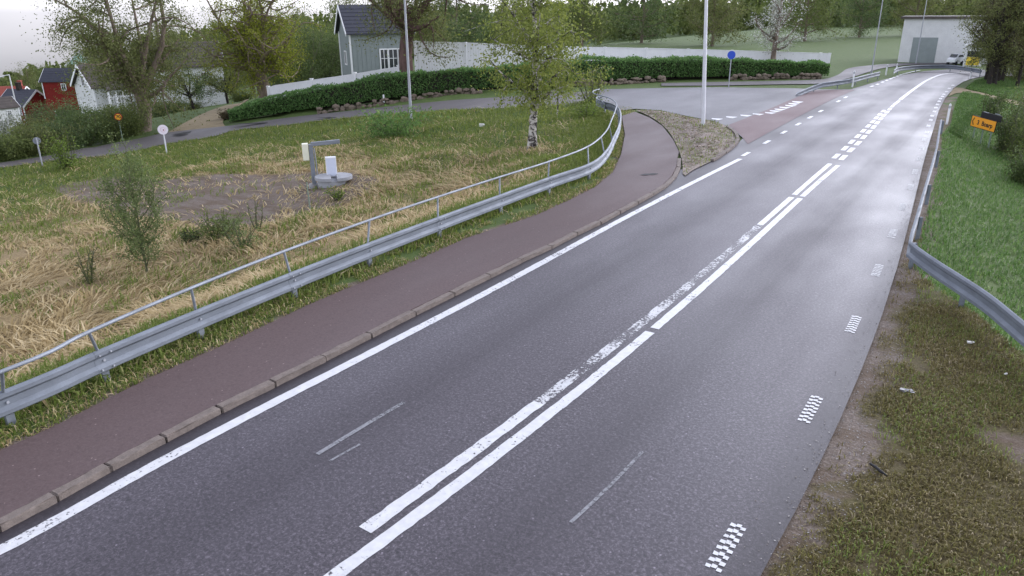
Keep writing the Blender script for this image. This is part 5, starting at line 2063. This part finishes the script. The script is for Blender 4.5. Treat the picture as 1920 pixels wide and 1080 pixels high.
tt = NT('puddle_water')
PUD = tt.set(tt.ramp(tt.noise(6, 3), [(.3, (.014, .013, .013)), (.7, (.03, .028, .028))]), .6, .2)
x, y = on_plane(1218, 326, .1)
mb = MB()
n = 30
mb.add([(math.cos(2 * math.pi * k / n) * .36 * (1 + .2 * math.sin(3 * k)), math.sin(2 * math.pi * k / n) * .13 * (1 + .25 * math.sin(5 * k + 1)), 0) for k in range(n)], [tuple(range(n))])
pd = mb.build('puddle', PUD)
pd.location = (x, y, .091)
pd.rotation_euler = (0, 0, .9)
pd['kind'] = 'structure'

pz = on_ground(358, 250)
puddle(356, 249.5, 1.5, .42, math.atan2(SU[6][1] - SU[5][1], SU[6][0] - SU[5][0]), tz(*on_ground(356, 249.5)[:2]) + .068, '')
puddle(350, 254, .9, .22, math.atan2(SU[6][1] - SU[5][1], SU[6][0] - SU[5][0]), tz(*on_ground(350, 254)[:2]) + .068, '')
puddle(500, 232, 2.6, .3, math.atan2(SU[9][1] - SU[8][1], SU[9][0] - SU[8][0]), tz(*on_ground(500, 232)[:2]) + .069, '')
puddle(628, 222, 1.4, .25, math.atan2(SU[10][1] - SU[9][1], SU[10][0] - SU[9][0]), tz(*on_ground(628, 222)[:2]) + .069, '')

# fallen leaves and small stones on the island
rng = np.random.default_rng(17)
ip = np.array(ISL)
n = 9000
Xi, Yi = rng.uniform(ip[:, 0].min(), ip[:, 0].max(), n), rng.uniform(ip[:, 1].min(), ip[:, 1].max(), n)
ki = inside(Xi, Yi, [(cx_ + (p[0] - cx_) * .94, cy_ + (p[1] - cy_) * .94) for p in ISL]) & (fbm(Xi, Yi, 1.1, 5) > .38)
Xi, Yi = Xi[ki], Yi[ki]
e_ = seg_dist(Xi, Yi, ISL + [ISL[0]])
Pi = np.stack([Xi, Yi, .045 + .13 * sstep(e_ / 1.6)], -1)
V, Q = rand_leaves(Pi, .13, rng, .7)
V[:, 2] = np.repeat(Pi[:, 2], 4) + (V[:, 2] - np.repeat(Pi[:, 2], 4)) * .3 + .02
o = fast_mesh('leaf_litter', V, Q, leaf_mat('dead_leaves', [(0, (.09, .065, .045)), (.5, (.26, .19, .14)), (.8, (.40, .32, .26)), (1, (.14, .16, .05))], .1, .8))
tag(o, 'brown fallen leaves scattered over the gravel island', 'leaf litter', kind='stuff')

n = 5000
Xg, Yg = rng.uniform(ip[:, 0].min(), ip[:, 0].max(), n), rng.uniform(ip[:, 1].min(), ip[:, 1].max(), n)
eg = seg_dist(Xg, Yg, ISL + [ISL[0]])
kg_ = inside(Xg, Yg, ISL) & (fbm(Xg, Yg, 1.0, 15) + .25 * (eg < .7) > .56)
Xg, Yg, eg = Xg[kg_], Yg[kg_], eg[kg_]
o = blades('island_grass', Xg, Yg, .14, .02, .6, 'grass', rng)
co = np.empty(len(o.data.vertices) * 3, np.float32)
o.data.vertices.foreach_get('co', co)
co = co.reshape(-1, 3)
co[:, 2] += np.repeat(.09 + .13 * sstep(eg / 1.6), 6)
o.data.vertices.foreach_set('co', co.ravel())
tag(o, 'patchy grass growing round the edge of the gravel island', 'grass', kind='stuff')
# loose grit along the right asphalt edge
n = 9000
Yp = rng.uniform(4.5, 40, n)
Xp = np.interp(Yp, _ay, _ax) + rng.normal(.25, .28, n)
zp = np.where(Xp < np.interp(Yp, _ay, _ax), .006, terrain(Xp, Yp) + .005)
V, Q = rand_leaves(np.stack([Xp, Yp, zp], -1), .028, rng, .8)
V[:, 2] = np.repeat(zp, 4) + np.abs(V[:, 2] - np.repeat(zp, 4)) * .7
o = fast_mesh('grit', V, Q, leaf_mat('grit_stones', [(0, (.08, .07, .06)), (.5, (.2, .18, .165)), (1, (.38, .36, .34))], 0.0, .8))
tag(o, 'loose grit and small stones along the right asphalt edge', 'grit', kind='stuff')
